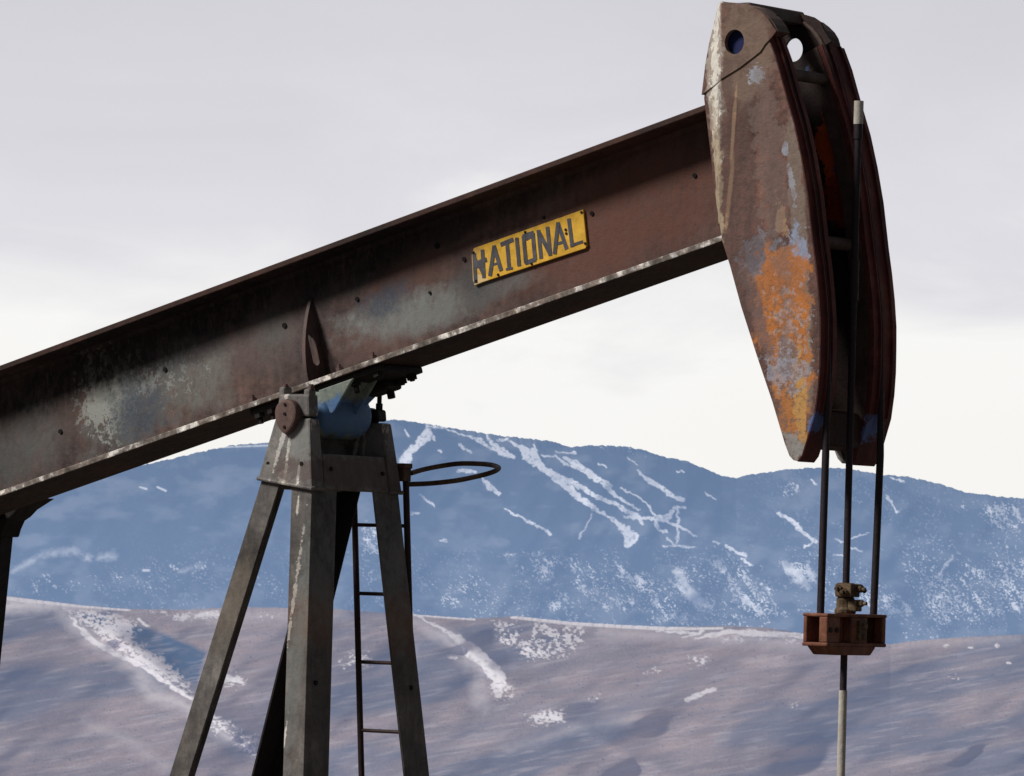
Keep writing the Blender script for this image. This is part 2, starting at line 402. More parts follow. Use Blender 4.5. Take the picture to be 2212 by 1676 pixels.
stroke([(.872, T_-.02), (.878, B_-.03)]); stroke([(.878, B_-.05), (.968, B_-.05)], .014)
link('lettering', L, letter_m, npl)
for (u, v) in ((.836, .36), (.838, .46), (.485, .06), (.52, .94), (.985, .06), (.99, .88), (.02, .12), (.03, .9), (.225, .93)):
    mb = MB(); c = plate(u, v); mb.tube([c+Vector((0, 0, 0)), c-Vector((0, .008, 0))], .0068, 8); link('rivet', mb, hole_m, npl)

# ---- horsehead
YO, YI = -.305, -.205
FOLD = [(1560, 8), (1558.5, 60), (1558.5, 120), (1558, 180), (1556, 240), (1554.5, 300), (1552.5, 360), (1551, 420), (1554, 480)]
OUTB = [(1556, 3), (1543, 50), (1533, 95), (1526, 140), (1521, 213), (1529, 278), (1536, 340), (1543, 417), (1551, 486)]
LOWB = [(1560, 520), (1577, 574), (1601, 662), (1634.5, 767), (1668.5, 868), (1695.5, 959), (1705.5, 985), (1714, 994), (1722, 996)]
FRNT = [(1731.8, 983), (1743.7, 945), (1759, 892), (1766, 840), (1769.5, 790.5), (1770.5, 740), (1770.7, 689), (1767, 630), (1761, 571), (1754, 518), (1743, 417.6), (1730, 340), (1715, 269), (1693, 192), (1674.5, 124), (1657, 76)]
CROWN = [(1672, 58), (1662, 42), (1646, 26), (1630, 15), (1610, 9), (1590, 6), (1574, 5)]
hole_c = at(1588, 91, YO); HOLE = [(hole_c.x+.053*math.cos(2*math.pi*k/28), hole_c.z+.058*math.sin(2*math.pi*k/28)) for k in range(28)]
def p2(lst, Y): return [xz(at(x, y, Y)) for x, y in lst]
main = p2(FOLD, YO)+p2(LOWB, YO)+p2(FRNT, YO)+[xz(at(1679, 68, YO))]+p2(CROWN, YO)
NF = len(FOLD)
def head_panel(sg):
    mb = MB()
    s_ = -1 if sg < 0 else 1
    Yo, Yi = (-.305 if s_ < 0 else .35), s_*.205
    # main face
    holes = [HOLE] if sg < 0 else [[(xz(at(1717, 108, .35))[0]+.085*math.cos(2*math.pi*k/24), xz(at(1717, 108, .35))[1]+.085*math.sin(2*math.pi*k/24)) for k in range(24)]]
    loops = [main]+holes
    tri = tessellate_polygon([[Vector((x, z, 0)) for x, z in L_] for L_ in loops])
    flat = [p for L_ in loops for p in L_]
    mb.add([(x, Yo, z) for x, z in flat], [list(a) for a in tri])
    back = p2(OUTB, -.205)+[(x, z) for x, z in main[NF:]]
    n = len(main)
    mb.add([(x, Yo, z) for x, z in main]+[(x, Yi, z) for x, z in back], [[i, (i+1) % n, n+(i+1) % n, n+i] for i in range(n)])
    h = holes[0]; k = len(h)
    mb.add([(x, Yo, z) for x, z in h]+[(x, Yo-s_*.02, z) for x, z in h], [[i, (i+1) % k, k+(i+1) % k, k+i] for i in range(k)])
    return mb
# the head is a part; its plates and members are sub-parts
hp = head_panel(-1)
head = link('horsehead', hp, head_m, pump, bevel=.006)
mb = MB(); mb.prism(p2([(1521, 213), (1529, 278), (1536, 340), (1543, 417), (1551, 486)]+LOWB+FRNT[:13], -.205)+[xz(at(1712, 262, -.205))], .206, .345); link('side_plate', mb, head_m, head, bevel=.02)
# recess plate behind the near hole
mb = MB(); mb.tube([(hole_c.x, YO+.03, hole_c.z), (hole_c.x, YO+.034, hole_c.z)], .09, 24); link('recess_plate', mb, blue_m, head)
# reinforcing cover over the crown, a little proud of the panel
mb = MB()
cov = p2([(1558.3, 172), (1600, 146), (1644, 112)], YO)+p2([(1654, 96), (1668, 82), (1679, 67)], YO)+p2(CROWN, YO)+p2([(1560, 8), (1558.5, 60)], YO)
mb.prism(cov, YO-.007, YO-.0005, holes=[HOLE])
fv = [at(1560, 8, YO-.005), at(1558.3, 100, YO-.005), at(1558.3, 172, YO-.005), at(1515, 205, YI-.004), at(1523, 140, YI-.004), at(1531, 95, YI-.004), at(1542, 50, YI-.004), at(1553, 4, YI-.004)]
nv = [v+Vector((.012, .012, 0)) for v in fv]
mb.hexa(fv, nv)
link('crown_cover', mb, head_m, head, bevel=.002)
# raised pressing marks on the panel
# inner plates
front_in = [(x, z) for x, z in p2(FRNT, YO)]
def shrink(pts, d):
    cx = sum(p[0] for p in pts)/len(pts); cz = sum(p[1] for p in pts)/len(pts)
    return [(x-d*(1 if x > cx else -1), z) for x, z in pts]
side = p2(OUTB, -.205)+main[NF:]
fh_c = at(1717, 108, .2)
for (y0, y1, hl) in ((-.205, -.19, None), (.19, .205, [(fh_c.x+.05*math.cos(2*math.pi*k/28), fh_c.z+.056*math.sin(2*math.pi*k/28)) for k in range(28)])):
    mb = MB(); mb.prism(shrink(side, .012), y0, y1, holes=[hl] if hl else ()); link('inner_plate', mb, inner_m, head)
# track flanges with the cable groove
def offs(pts, d):
    """offset an open XZ polyline to the side"""
    out = []
    for i, p in enumerate(pts):
        a = pts[max(0, i-1)]; b = pts[min(len(pts)-1, i+1)]
        dx, dz = b[0]-a[0], b[1]-a[1]; l = math.hypot(dx, dz)
        out.append((p[0]+d*(-dz)/l, p[1]+d*dx/l))
    return out
FR_EXT = p2([(1722, 996)]+FRNT, YO)
tx = offs(FR_EXT, -.004); tin = offs(FR_EXT, .022)
for y0, y1 in ((-.303, -.162), (.168, .372)):
    mb = MB()
    for i in range(len(tx)-1):
        q0 = [(tx[i][0], y0, tx[i][1]), (tx[i+1][0], y0, tx[i+1][1]), (tin[i+1][0], y0, tin[i+1][1]), (tin[i][0], y0, tin[i][1])]
        q1 = [(a, y1, c) for a, _, c in q0]
        mb.add(q0+q1, [[0, 1, 2, 3], [4, 7, 6, 5], [0, 4, 5, 1], [2, 6, 7, 3]]+([[0, 3, 7, 4]] if i == 0 else [])+([[1, 5, 6, 2]] if i == len(tx)-2 else []))
    f = link('track_flange', mb, flange_m, head)
    # raised lip down the middle: cable guide
    mb = MB(); g0 = offs(FR_EXT, -.004); g1 = offs(FR_EXT, -.016)
    for yy in (y0+.045, y1-.053):
        for i in range(3, len(g0)-1):
            q0 = [(g0[i][0], yy, g0[i][1]), (g0[i+1][0], yy, g0[i+1][1]), (g1[i+1][0], yy, g1[i+1][1]), (g1[i][0], yy, g1[i][1])]
            q1 = [(a, yy+.008, c) for a, _, c in q0]
            mb.add(q0+q1, [[0, 1, 2, 3], [4, 7, 6, 5], [0, 4, 5, 1], [2, 6, 7, 3], [0, 3, 7, 4], [1, 5, 6, 2]])
    link('cable_guide', mb, flange_m, f)
# inner rims
r0 = offs(FR_EXT, .024); r1 = offs(FR_EXT, .10)
for y0, y1 in ((-.188, -.165), (.165, .188)):
    mb = MB()
    for i in range(1, len(r0)-1):
        q0 = [(r0[i][0], y0, r0[i][1]), (r0[i+1][0], y0, r0[i+1][1]), (r1[i+1][0], y0, r1[i+1][1]), (r1[i][0], y0, r1[i][1])]
        q1 = [(a, y1, c) for a, _, c in q0]
        mb.add(q0+q1, [[0, 1, 2, 3], [4, 7, 6, 5], [0, 4, 5, 1], [2, 6, 7, 3], [0, 3, 7, 4], [1, 5, 6, 2]])
    link('rim_bar', mb, flange_m if y0 < 0 else crown_m, head)
# back closing plate, bottom plate, crown crossbar, spacers
bk = p2(OUTB[1:]+LOWB[:6], -.205)
mb = MB(); bi = offs(bk, .02)
for i in range(len(bk)-1):
    q0 = [(bk[i][0]+.012, -.19, bk[i][1]), (bk[i+1][0]+.012, -.19, bk[i+1][1]), (bk[i+1][0]+.03, -.19, bk[i+1][1]), (bk[i][0]+.03, -.19, bk[i][1])]
    mb.add(q0+[(a, .19, c) for a, _, c in q0], [[0, 1, 2, 3], [4, 7, 6, 5], [0, 4, 5, 1], [2, 6, 7, 3]])
link('back_plate', mb, black_m, head)
mb = MB(); b0 = at(1702, 968, -.305); b1 = at(1742, 960, -.305)
mb.hexa([(b0.x, -.19, b0.z), (b1.x, -.19, b1.z), (b1.x, .19, b1.z), (b0.x, .19, b0.z)], [(b0.x-.02, -.19, b0.z+.2), (b1.x-.01, -.19, b1.z+.16), (b1.x-.01, .19, b1.z+.16), (b0.x-.02, .19, b0.z+.2)])
link('toe_plate', mb, under_m, head, bevel=.01)
t0 = at(1730, 24, .2); t1 = at(1738, 54, .2)
mb = MB(); mb.hexa([(t0.x-.10, -.24, t1.z), (t1.x, -.24, t1.z), (t1.x, .24, t1.z), (t0.x-.10, .24, t1.z)], [(t0.x-.10, -.24, t0.z), (t0.x-.005, -.24, t0.z), (t0.x-.005, .24, t0.z), (t0.x-.10, .24, t0.z)])
link('crown_crossbar', mb, crown_m, head, bevel=.01)
# far shoulder casting and far rim arc
mb = MB(); sh = p2([(1654, 82), (1659, 78), (1659, 68), (1655, 55), (1647, 42), (1635, 30), (1622, 20), (1600, 20), (1630, 60)], YO)
mb.prism(sh, .2, .34); link('shoulder', mb, under_m, head, bevel=.012)
mb = MB(); mb.prism(p2([(1657, 76), (1679, 67), (1672, 52), (1662, 38), (1646, 24), (1630, 15), (1600, 20), (1630, 60)], YO), -.297, -.195); link('shoulder', mb, crown_m, head)
mb = MB(); arc = [at(*p, .185) for p in ((1736, 50), (1755, 64), (1770, 84), (1781, 108), (1792, 140), (1802, 180))]
mb.tube(arc, .012, 8); link('rim_arc', mb, crown_m, head, smooth=True)
for (x, y, r_) in ((1786, 173, .027), (1841, 530, .03)):
    mb = MB(); c = at(x, y, .19); mb.tube([(c.x, -.19, c.z), (c.x, .19, c.z)], r_, 20); link('spacer_pipe', mb, crown_m, head, smooth=True)

# ---- bridle cables, from over the track down to the carrier bar
def cable(Y, top_px, bot_px):
    mb = MB()
    arc = [Vector((x, Y, z)) for x, z in offs(FR_EXT, -.006)][::-1][1:]
    tp = at(*top_px, Y); bt = at(*bot_px, Y)
    arc = [p for p in arc if p.z > at(1789, 800, -.235).z]
    pts = arc+[tp, bt]
    mb.tube(pts, [.007]*(len(arc)-1)+[.013, .0175, .0175], 12); return mb
link('bridle_cable', cable(-.235, (1783.5, 985), (1772, 1334)), cable_m, pump, smooth=True)
link('bridle_cable', cable(.235, (1901.5, 985), (1886.5, 1334)), cable_m, pump, smooth=True)

# ---- carrier bar
cc = at(1825.6, 1330, 0); cx = cc.x
zt = at(1800, 1325, -.1).z; zb = at(1800, 1396, -.1).z; zl = at(1830, 1415, 0).z
cb = MB()
yn, yf = -.262, .262
cb.box(cx-.064, cx+.064, yf-.02, yf-.003, zt-.14, zt-.0155)
cb.hexa([(cx-.07, yn, zt-.016), (cx+.07, yn, zt-.016), (cx+.07, yf, zt-.016), (cx-.07, yf, zt-.016)], [(cx-.07, yn, zt), (cx+.07, yn, zt), (cx+.07, yf, zt), (cx-.07, yf, zt)])
cb.hexa([(cx-.065, -.17, zl), (cx+.065, -.17, zl), (cx+.065, .13, zl), (cx-.065, .13, zl)], [(cx-.07, -.22, zb+.001), (cx+.07, -.22, zb+.001), (cx+.07, .17, zb+.001), (cx-.07, .17, zb+.001)])
cb.hexa([(cx-.07, yn, zb), (cx+.07, yn, zb), (cx+.07, yf, zb), (cx-.07, yf, zb)], [(cx-.07, yn, zb+.018), (cx+.07, yn, zb+.018), (cx+.07, yf, zb+.018), (cx-.07, yf, zb+.018)])
for (y0, y1) in ((-.26, -.15), (-.05, .095), (.225, .26)):
    cb.box(cx+.02, cx+.066, y0, y1, zb+.017, zt-.015)
cb.box(cx-.066, cx-.045, yn+.002, yf-.002, zb+.017, zt-.015)
cb.box(cx-.044, cx+.02, -.08, .08, zb+.017, zt-.015)
car = link('carrier_bar', cb, carrier_m, pump, bevel=.006)
for y in (-.235, -.18): 
    mb = MB(); mb.hexnut((cx+.066, y, (zb+zt)/2), (1, 0, 0), .012, .008); link('bolt', mb, black_m, car)
mb = MB(); mb.hexa([(cx+.066, .0, zb+.03), (cx+.08, .0, zb+.03), (cx+.08, .07, zb+.03), (cx+.066, .07, zb+.03)], [(cx+.066, .0, zt-.03), (cx+.08, .0, zt-.03), (cx+.08, .07, zt-.03), (cx+.066, .07, zt-.03)])
mb.hexnut((cx+.08, .035, (zb+zt)/2+.02), (1, 0, 0), .018, .016); mb.hexnut((cx+.08, .035, (zb+zt)/2-.03), (1, 0, 0), .014, .014)
link('latch_plate', mb, clamp_m, car, bevel=.004)
mb = MB(); mb.hexnut((cx, yf, (zb+zt)/2), (0, 1, 0), .02, .03); link('bolt', mb, black_m, car)

# ---- polished rod with its clamp (held by the carrier bar: a thing of its own)
rodtop = at(1855, 232, 0)
rx = cx
rod = bpy.data.objects.new('polished_rod', None); COL.objects.link(rod); rod.location = (rx, 0, .5)
tag(rod, 'thin steel rod with greasy clamp and white lower section hanging through the red carrier bar', 'rod')
zw = at(1820, 1491, 0).z
mb = MB(); mb.tube([(rx, 0, zw-.01), (rx, 0, at(1850, 262, 0).z)], .0165, 14); link('steel_rod', mb, cable_m, rod, smooth=True)
mb = MB(); mb.tube([(rx, 0, .5), (rx, 0, zw)], .0195, 14); link('painted_section', mb, white_m, rod, smooth=True)
mb = MB(); mb.tube([(rx, 0, at(1855, 268, 0).z), (rx, 0, at(1855, 218, 0).z)], .0225, 14); link('end_cap', mb, white_m, rod, smooth=True)
mb = MB(); mb.tube([(rx, 0, at(1855, 300, 0).z), (rx, 0, at(1855, 268, 0).z)], .021, 12); link('coupling', mb, cable_m, rod, smooth=True)
mb = MB(); mb.tube([(rx, 0, at(1850, 650, 0).z), (rx, 0, at(1850, 560, 0).z)], .022, 12)
link('coupling', mb, cable_m, rod, smooth=True)
z1 = at(1830, 1325, 0).z; z2 = at(1830, 1293, 0).z; z3 = at(1830, 1259, 0).z
mb = MB()
mb.tube([(rx, 0, zt), (rx, 0, zt+.018), (rx, 0, zt+.03), (rx, 0, z2), (rx, 0, z2+.012), (rx, 0, z3-.01), (rx, 0, z3)], [.05, .05, .042, .043, .034, .046, .040], 14)
mb.box(rx+.01, rx+.075, -.028, .028, zt+.012, z2-.004)
mb.box(rx-.03, rx+.06, -.05, .03, z2+.008, z3-.004)
clp = link('rod_clamp', mb, clamp_m, rod, bevel=.006)
for (dx, dy, z_) in ((.075, 0, zt+.05), (.06, .01, z2+.045), (.0, -.05, z2+.045), (.03, -.05, z2+.03)):
    mb = MB()
    ax = (1, 0, 0) if dx > .05 else (0, -1, 0)
    mb.hexnut((rx+dx, dy, z_), ax, .016, .02); mb.tube([Vector((rx+dx, dy, z_)), Vector((rx+dx, dy, z_))+Vector(ax)*.04], .009, 8)
    link('bolt', mb, clamp_m, clp)
mb = MB(); mb.tube([(rx, .06, z2+.05), (rx+.02, .10, z2+.052), (rx+.03, .125, z2+.035)], [.02, .017, .01], 10); link('bolt', mb, black_m, clp)

# ---- samson post cap (saddle yoke)
Xb, hb, zb0 = sym((673.5, 1057), (869.7, 1066)); Xt, ht, zt0 = sym((669, 904.7), (846, 913.5))
Xbl = at(556, 1036, -hb).x; Xtl = at(594.4, 904.7, -ht).x
zc0 = at(675, 978, -.36).z
def lerp(a, b, t): return a+(b-a)*t
def sect(z):
    t = (z-zb0)/(zt0-zb0); return lerp(Xbl, Xtl, t), lerp(Xb, Xt, t), lerp(hb, ht, t)
yk = MB()
def ring(z, y0f, y1f, x0f=0, x1f=1):
    xl, xr, h = sect(z); x0 = lerp(xl, xr, x0f); x1 = lerp(xl, xr, x1f)
    return [(x0, y0f*h, z), (x1, y0f*h, z), (x1, y1f*h, z), (x0, y1f*h, z)]
# skirt walls
for (x0f, x1f, y0, y1, ztop) in ((.86, .992, -.719, .719, zc0), (0.01, .14, -.719, .719, zc0+.10), (.14, .86, -.719, .719, None)):
    if ztop is None:
        yk.hexa(ring(zc0-.05, y0, y1, x0f, x1f), ring(zc0-.03, y0, y1, x0f, x1f)); continue
    yk.hexa(ring(zb0, y0, y1, x0f, x1f), ring(ztop, y0, y1, x0f, x1f))
# prongs rising from the skirt
def prong(s):
    zz = [zc0, zt0]
    a = ring(zb0, s*1.0, s*.72); a[0] = (a[0][0], a[0][1], a[0][2]+.045); a[3] = (a[3][0], a[3][1], a[3][2]+.045); b = ring(zt0, s*1.0, s*.76)
    yk.hexa(a, b)
    # web fillet toward the middle
prong(-1); prong(1)
# rear wall between the prongs
yk.hexa(ring(zc0+.08, -.7, .7, .02, .2), ring(zt0-.03, -.7, .7, .02, .2))
cap = link('post_cap', yk, cap_m, pump, bevel=.012)
for (x, y) in ((320, 930), (565, 930), (785, 970), (1165, 1005)):
    px, py = zp(4, x, y); mb = MB()
    z = at(px, py, -hb*.97).z; xl, xr, h = sect(z)
    if x < 600: c = at(px, py, -h); ax = Vector((0, -1, 0))
    else:
        # on the +X face: intersect with x = xr
        d = ray(px, py); t = (xr-CAM.x)/d.x; c = CAM+d*t; ax = Vector((1, 0, 0))
    mb.tube([c-ax*.01, c+ax*.004], .011, 10); link('bolt_hole', mb, hole_m, cap)
for s_ in (-1, 1):
    q = ring(zb0+.004, s_*1.0, s_*.7); lip = MB()
    lip.tube([Vector(q[0])+Vector((0, -s_*.0, .045)), Vector(q[1]), Vector(q[2])], .010, 8); link('lip', lip, cap_m, cap, smooth=True)
# bearing caps on the prongs
pz = at(640, 842, -ht).z
for s in (-1, 1):
    xl, xr, h = sect(zt0); mb = MB()
    ztop = pz if s < 0 else pz-.05
    x0, x1 = xl+.006, xr-.004
    if s > 0: x0 += .05; x1 -= .02
    ya, yb = sorted((s*h*.995, s*h*.76))
    mb.hexa([(x0, ya, zt0+.008), (x1, ya, zt0+.008), (x1, yb, zt0+.008), (x0, yb, zt0+.008)],
            [(x0+.01, ya, ztop-.02), (x1-.008, ya, ztop-.02), (x1-.008, yb, ztop-.02), (x0+.01, yb, ztop-.02)])
    if s < 0:
        mb.box(x0+.004, x0+.04, ya+.005, yb-.005, zt0+.05, ztop+.016); mb.box(x1-.05, x1-.012, ya+.01, yb-.01, zt0+.05, ztop+.008)
    bc = link('bearing_cap', mb, cap_m if s < 0 else black_m, pump, bevel=.012)
    for xx in (x0+.02, x1-.025):
        m2 = MB(); c = Vector((xx, (ya+yb)/2, ztop-.04 if s > 0 else ztop+.0)); m2.tube([c, c+Vector((0, 0, .03 if s < 0 else .13))], .012, 8); m2.hexnut(c, (0, 0, 1), .019, .02 if s < 0 else .05)
        link('bolt', m2, brown_m if s < 0 else black_m, bc)
# oval cover on the near face
oc = at(627.5, 890, -ht)
mb = MB(); ov = []
for k in range(28):
    a = 2*math.pi*k/28; zz = math.sin(a); w = .067*(1 if zz > 0 else 1-.28*zz*zz)
    ov.append((oc.x+w*math.cos(a), oc.z-.004+(.066 if zz > 0 else .105)*zz))
mb.prism(ov, -ht-.045, -ht+.035); oval = link('cover_plate', mb, brown_m, pump, bevel=.012)
for dz in (.035, -.01, -.075):
    mb = MB(); mb.tube([(oc.x, -ht-.042, oc.z+dz), (oc.x, -ht-.05, oc.z+dz)], .008, 8); link('bolt', mb, hole_m, oval)

# ---- centre bearing housing and saddle plate under the beam
pc = at(718, 897, 0)
hs = MB()
prof = [(-.205, .05), (-.20, .085), (-.185, .105), (-.15, .118), (.0, .124), (.15, .118), (.185, .105), (.20, .085), (.205, .05)]
ys = [Vector((pc.x, y, pc.z)) for y, _ in prof]
hs.tube(ys, [r_ for _, r_ in prof], 28)
hsm = link('bearing_housing', hs, hous_m, pump, smooth=True)
fb = FR
sp_u = (pc-BO).dot(bu); sp_n = (pc-BO).dot(bn)
mb = MB()
O, U, N = FR
P = lambda u, y, n: O+U*u+Vector((0, y, 0))+N*n
# neck: tapering up into the saddle plate
mb.hexa([P(sp_u-.10, -.16, sp_n+.02), P(sp_u+.10, -.16, sp_n+.02), P(sp_u+.10, .16, sp_n+.02), P(sp_u-.10, .16, sp_n+.02)],
        [P(sp_u-.19, -.175, -.03), P(sp_u+.26, -.175, -.03), P(sp_u+.26, .175, -.03), P(sp_u-.19, .175, -.03)])
link('housing_neck', mb, hous_m, hsm, bevel=.015)
for y in (-.17, .02):
    mb = MB(); mb.hexa([P(sp_u+.08, y, sp_n-.03), P(sp_u+.13, y, sp_n-.03), P(sp_u+.13, y+.018, sp_n-.03), P(sp_u+.08, y+.018, sp_n-.03)],
            [P(sp_u+.08, y-.02, -.03), P(sp_u+.30, y-.02, -.03), P(sp_u+.30, y+.0, -.03), P(sp_u+.08, y+.0, -.03)])
    link('rib', mb, hous_m, hsm, bevel=.005)
ua = (at(585, 905, .0)-BO).dot(bu); ub = (at(915, 800, .19)-BO).dot(bu)
mb = MB(); mb.fbox(FR, ua, ub, -.165, .185, -.032, -.001); sad = link('saddle_plate', mb, black_m, pump, bevel=.006)
for (du, y, l) in ((ua+.04, -.14, .05), (ua+.04, .15, .05), (ua+.12, -.14, .05), (ub-.05, .15, .03), (ub-.2, .16, .075), (ub-.2, -.12, .06), (ub-.05, -.13, .03), (ub-.12, .16, .03)):
    mb = MB(); c = P(du, y, -.031); mb.hexnut(c, -N, .028, .022); mb.tube([c, c-N*l], .02 if l > .06 else .013, 10); link('bolt', mb, black_m, sad)
mb = MB(); mb.fbox(FR, ub-.30, ub-.14, .06, .185, -.075, -.03); link('clip', mb, black_m, sad, bevel=.012)
# pivot shaft
mb = MB(); mb.tube([(pc.x, -ht+.01, pc.z), (pc.x, ht-.01, pc.z)], .05, 20); link('pivot_shaft', mb, black_m, pump, smooth=True)

# ---- samson post legs: rolled angle sections
def leg(Pt, Pb, sx, sy, wx, wy, t=.014, ztop=None, name='leg', mat=None):
    """outer corner Pt (top) .. Pb (lower), carried on to the ground; flanges run inward"""
    Pt = Vector(Pt); Pb = Vector(Pb); d = Pb-Pt
    G = Pt+d*((Pt.z-.12)/(Pt.z-Pb.z)); Tp = Pt-d*(.10/(Pt.z-Pb.z))
    def sec(c):
        q = [(0, 0), (wx, 0), (wx, t), (t, t), (t, wy), (0, wy)]
        r_ = [(c.x+sx*a, c.y+sy*b, c.z) for a, b in q]
        return r_ if sx*sy > 0 else r_[::-1]
    mb = MB(); mb.hexa(sec(G), sec(Tp)); return link(name, mb, mat or post_m, pump, bevel=.003)
Xa, ha, za = sym((674.4, 1064), (864.4, 1064+6)); Xc, hc, zc_ = sym((655.4, 1676), (927.8, 1676+8))
leg((Xa-.006, -ha+.004, za), (Xc, -hc, zc_), -1, 1, .125, .205)
leg((Xa-.006, ha-.004, za), (Xc, hc, zc_), -1, -1, .125, .205)
l0 = at(561.5, 1048, -ha+.004); l1 = at(365.6, 1676, -.455)
leg(l0, l1, 1, 1, .118, .19)
leg((l0.x, .335, l0.z), (l1.x, .40, l1.z), 1, -1, .105, .19, mat=black_m)  # near-black steel here paints in the shade on this far leg
for (px, py, hh) in ((*zp(5, 905, 1168), None), (*zp(5, 1425, 1195), None)):
    zr = at(px, py, 0).z; tt = (zr-za)/(zc_-za); xr = lerp(Xa, Xc, tt)
    d = ray(px, py); k = (xr-CAM.x)/d.x; c = CAM+d*k
    mb = MB(); mb.tube([c-Vector((.008, 0, 0)), c+Vector((.006, 0, 0))], .012, 10); link('bolt_hole', mb, hole_m, cap)
# ---- ladder on the far side of the post
YL0, YL1 = .45, .56
A0 = at(765.5, 1092, YL0); A1 = at(781, 1676, YL1)
B0 = at(880, 1010, YL0); B1_ = at(887, 1330, lerp(YL0, YL1, .5))
w = B0.x-(A0+(A0-A1)*((B0.z-A0.z)/(A0.z-A1.z))).x
def on(z, far): 
    t = (A0.z-z)/(A0.z-A1.z); p = A0+(A1-A0)*t
    return Vector((p.x+(w if far else 0), p.y, z))
ztop = B0.z
lad = link('ladder', (lambda q: (q.tube([on(.12, 0), on(ztop-.02, 0)], .0155, 10), q.tube([on(.12, 1), on(ztop, 1)], .0165, 10), q)[2])(MB()), ladder_m, pump, smooth=True)
rz = [at(790, y, YL0).z for y in (1134, 1283, 1430, 1579)]
sp = (rz[0]-rz[3])/3
zz = rz[0]
while zz > .3:
    mb = MB(); mb.tube([on(zz, 0), on(zz, 1)], .0095, 8); link('rung', mb, ladder_m, lad, smooth=True); zz -= sp
mb = MB(); c = on(ztop, 1); mb.box(c.x-.06, c.x+.03, c.y-.05, c.y+.02, ztop-.005, ztop+.02); mb.box(c.x-.03, c.x+.022, c.y-.04, c.y+.02, ztop-.07, ztop-.003); link('bracket', mb, hoop_m, lad, bevel=.004)
HP = [(882, 1046, .42), (930, 1044, .36), (985, 1038, .34), (1030, 1029, .37), (1060, 1021, .42), (1075, 1014, .5), (1076, 1009, .58), (1060, 1004, .68), (1030, 1001.5, .74), (990, 1001.5, .74), (950, 1007, .68), (915, 1014, .58), (888, 1022, .46)]
def smooth_path(P_, n=5):
    out = []
    for i in range(len(P_)-1):
        p0 = P_[max(0, i-1)]; p1 = P_[i]; p2_ = P_[i+1]; p3 = P_[min(len(P_)-1, i+2)]
        for k in range(n):
            t = k/n
            out.append(.5*((2*p1)+(p2_-p0)*t+(2*p0-5*p1+4*p2_-p3)*t*t+(3*p1-p0-3*p2_+p3)*t**3))
    return out+[P_[-1]]
mb = MB(); mb.tube(smooth_path([at(*p) for p in HP]), .0125, 10); link('hoop', mb, hoop_m, lad, smooth=True)

# ---- tail: equalizer and pitman arm at the left edge
e = at(46, 1108, .5)
eq = MB()
eu = (at(10, 1105, .3)-BO).dot(bu)-.05
eq.hexa([(e.x-.22, -.2, e.z-.08), (e.x-.04, -.2, e.z-.08), (e.x-.04, .2, e.z-.08), (e.x-.22, .2, e.z-.08)], [(e.x-.22, -.2, e.z+.1), (e.x-.04, -.2, e.z+.14), (e.x-.04, .2, e.z+.14), (e.x-.22, .2, e.z+.1)])
g = [at(*p, .5) for p in ((105, 1076), (66, 1101), (52, 1116), (39, 1125), (31, 1143), (26, 1160), (-60, 1160), (-60, 1110))]
eq.prism([xz(p) for p in g], .40, .56); g2 = [Vector((p.x, 0, p.z)) for p in g]
eq.prism([xz(p) for p in g], -.56, -.40)
eq.box(e.x-.2, e.x-.05, -.4, .4, e.z-.04, e.z+.03)
link('equalizer', eq, black_m, pump, bevel=.008)
for s in (1, -1):
    q0 = at(8, 1150, .5); q1 = at(-17, 1400, .5)
    d = (q1-q0); Z = 1.6; q2 = q0+d*((q0.z-Z)/(q0.z-q1.z))
    mb = MB(); mb.hexa([(q2.x-.055, s*.43, Z), (q2.x+.045, s*.43, Z), (q2.x+.045, s*.53, Z), (q2.x-.055, s*.53, Z)], [(q0.x-.055, s*.43, q0.z+.02), (q0.x+.045, s*.43, q0.z+.02), (q0.x+.045, s*.53, q0.z+.02), (q0.x-.055, s*.53, q0.z+.02)])
    link('pitman_arm', mb, black_m, pump, bevel=.005)
    # crank and counterweight below the frame of the picture
    mb = MB(); y0, y1 = sorted((s*.55, s*.68))
    mb.prism([(q2.x-.12, Z-.12), (q2.x+.12, Z-.12), (q2.x+.75, Z-.55), (q2.x+1.25, Z-.95), (q2.x+1.0, Z-1.3), (q2.x+.6, Z-1.05), (q2.x-.1, Z+.12)], y0, y1)
    mb.tube([(q2.x, s*.42, Z), (q2.x, s*.7, Z)], .05, 16)
    link('crank_arm', mb, under_m, pump, bevel=.01)
mb = MB(); gx = q2.x+.62
mb.box(gx-.35, gx+.35, -.38, .38, .3, 1.25); mb.tube([(gx, -.6, .8), (gx, .6, .8)], .08, 20); link('gear_reducer', mb, under_m, pump, bevel=.03)
mb = MB()
for y in (-.62, .62): mb.box(gx-1.2, 1.2, y-.07, y+.07, 0, .13)
for x in (gx-1, gx+.1, Xc-.35, Xc+.6): mb.box(x-.08, x+.08, -.55, .55, .002, .128)
mb.box(gx-.4, gx+.4, -.4, .4, .13, .3)
link('base_skid', mb, under_m, pump, bevel=.005)
# wellhead that the rod enters, on the ground under the horsehead
wh = bpy.data.objects.new('wellhead', None); COL.objects.link(wh); wh.location = (rx, 0, 0)
tag(wh, 'squat green wellhead stuffing box standing on the ground under the carrier bar', 'wellhead')
wm = plain('wellhead_green_paint', (.06, .12, .08))
mb = MB(); mb.tube([(rx, 0, 0), (rx, 0, .10), (rx, 0, .101), (rx, 0, .5), (rx, 0, .501), (rx, 0, .56), (rx, 0, .561), (rx, 0, .75)], [.2, .2, .1, .1, .15, .15, .06, .06], 24); link('casing', mb, wm, wh, smooth=True)
mb = MB(); mb.tube([(rx, .05, .32), (rx, .5, .32)], .04, 14); link('flow_pipe', mb, wm, wh, smooth=True)

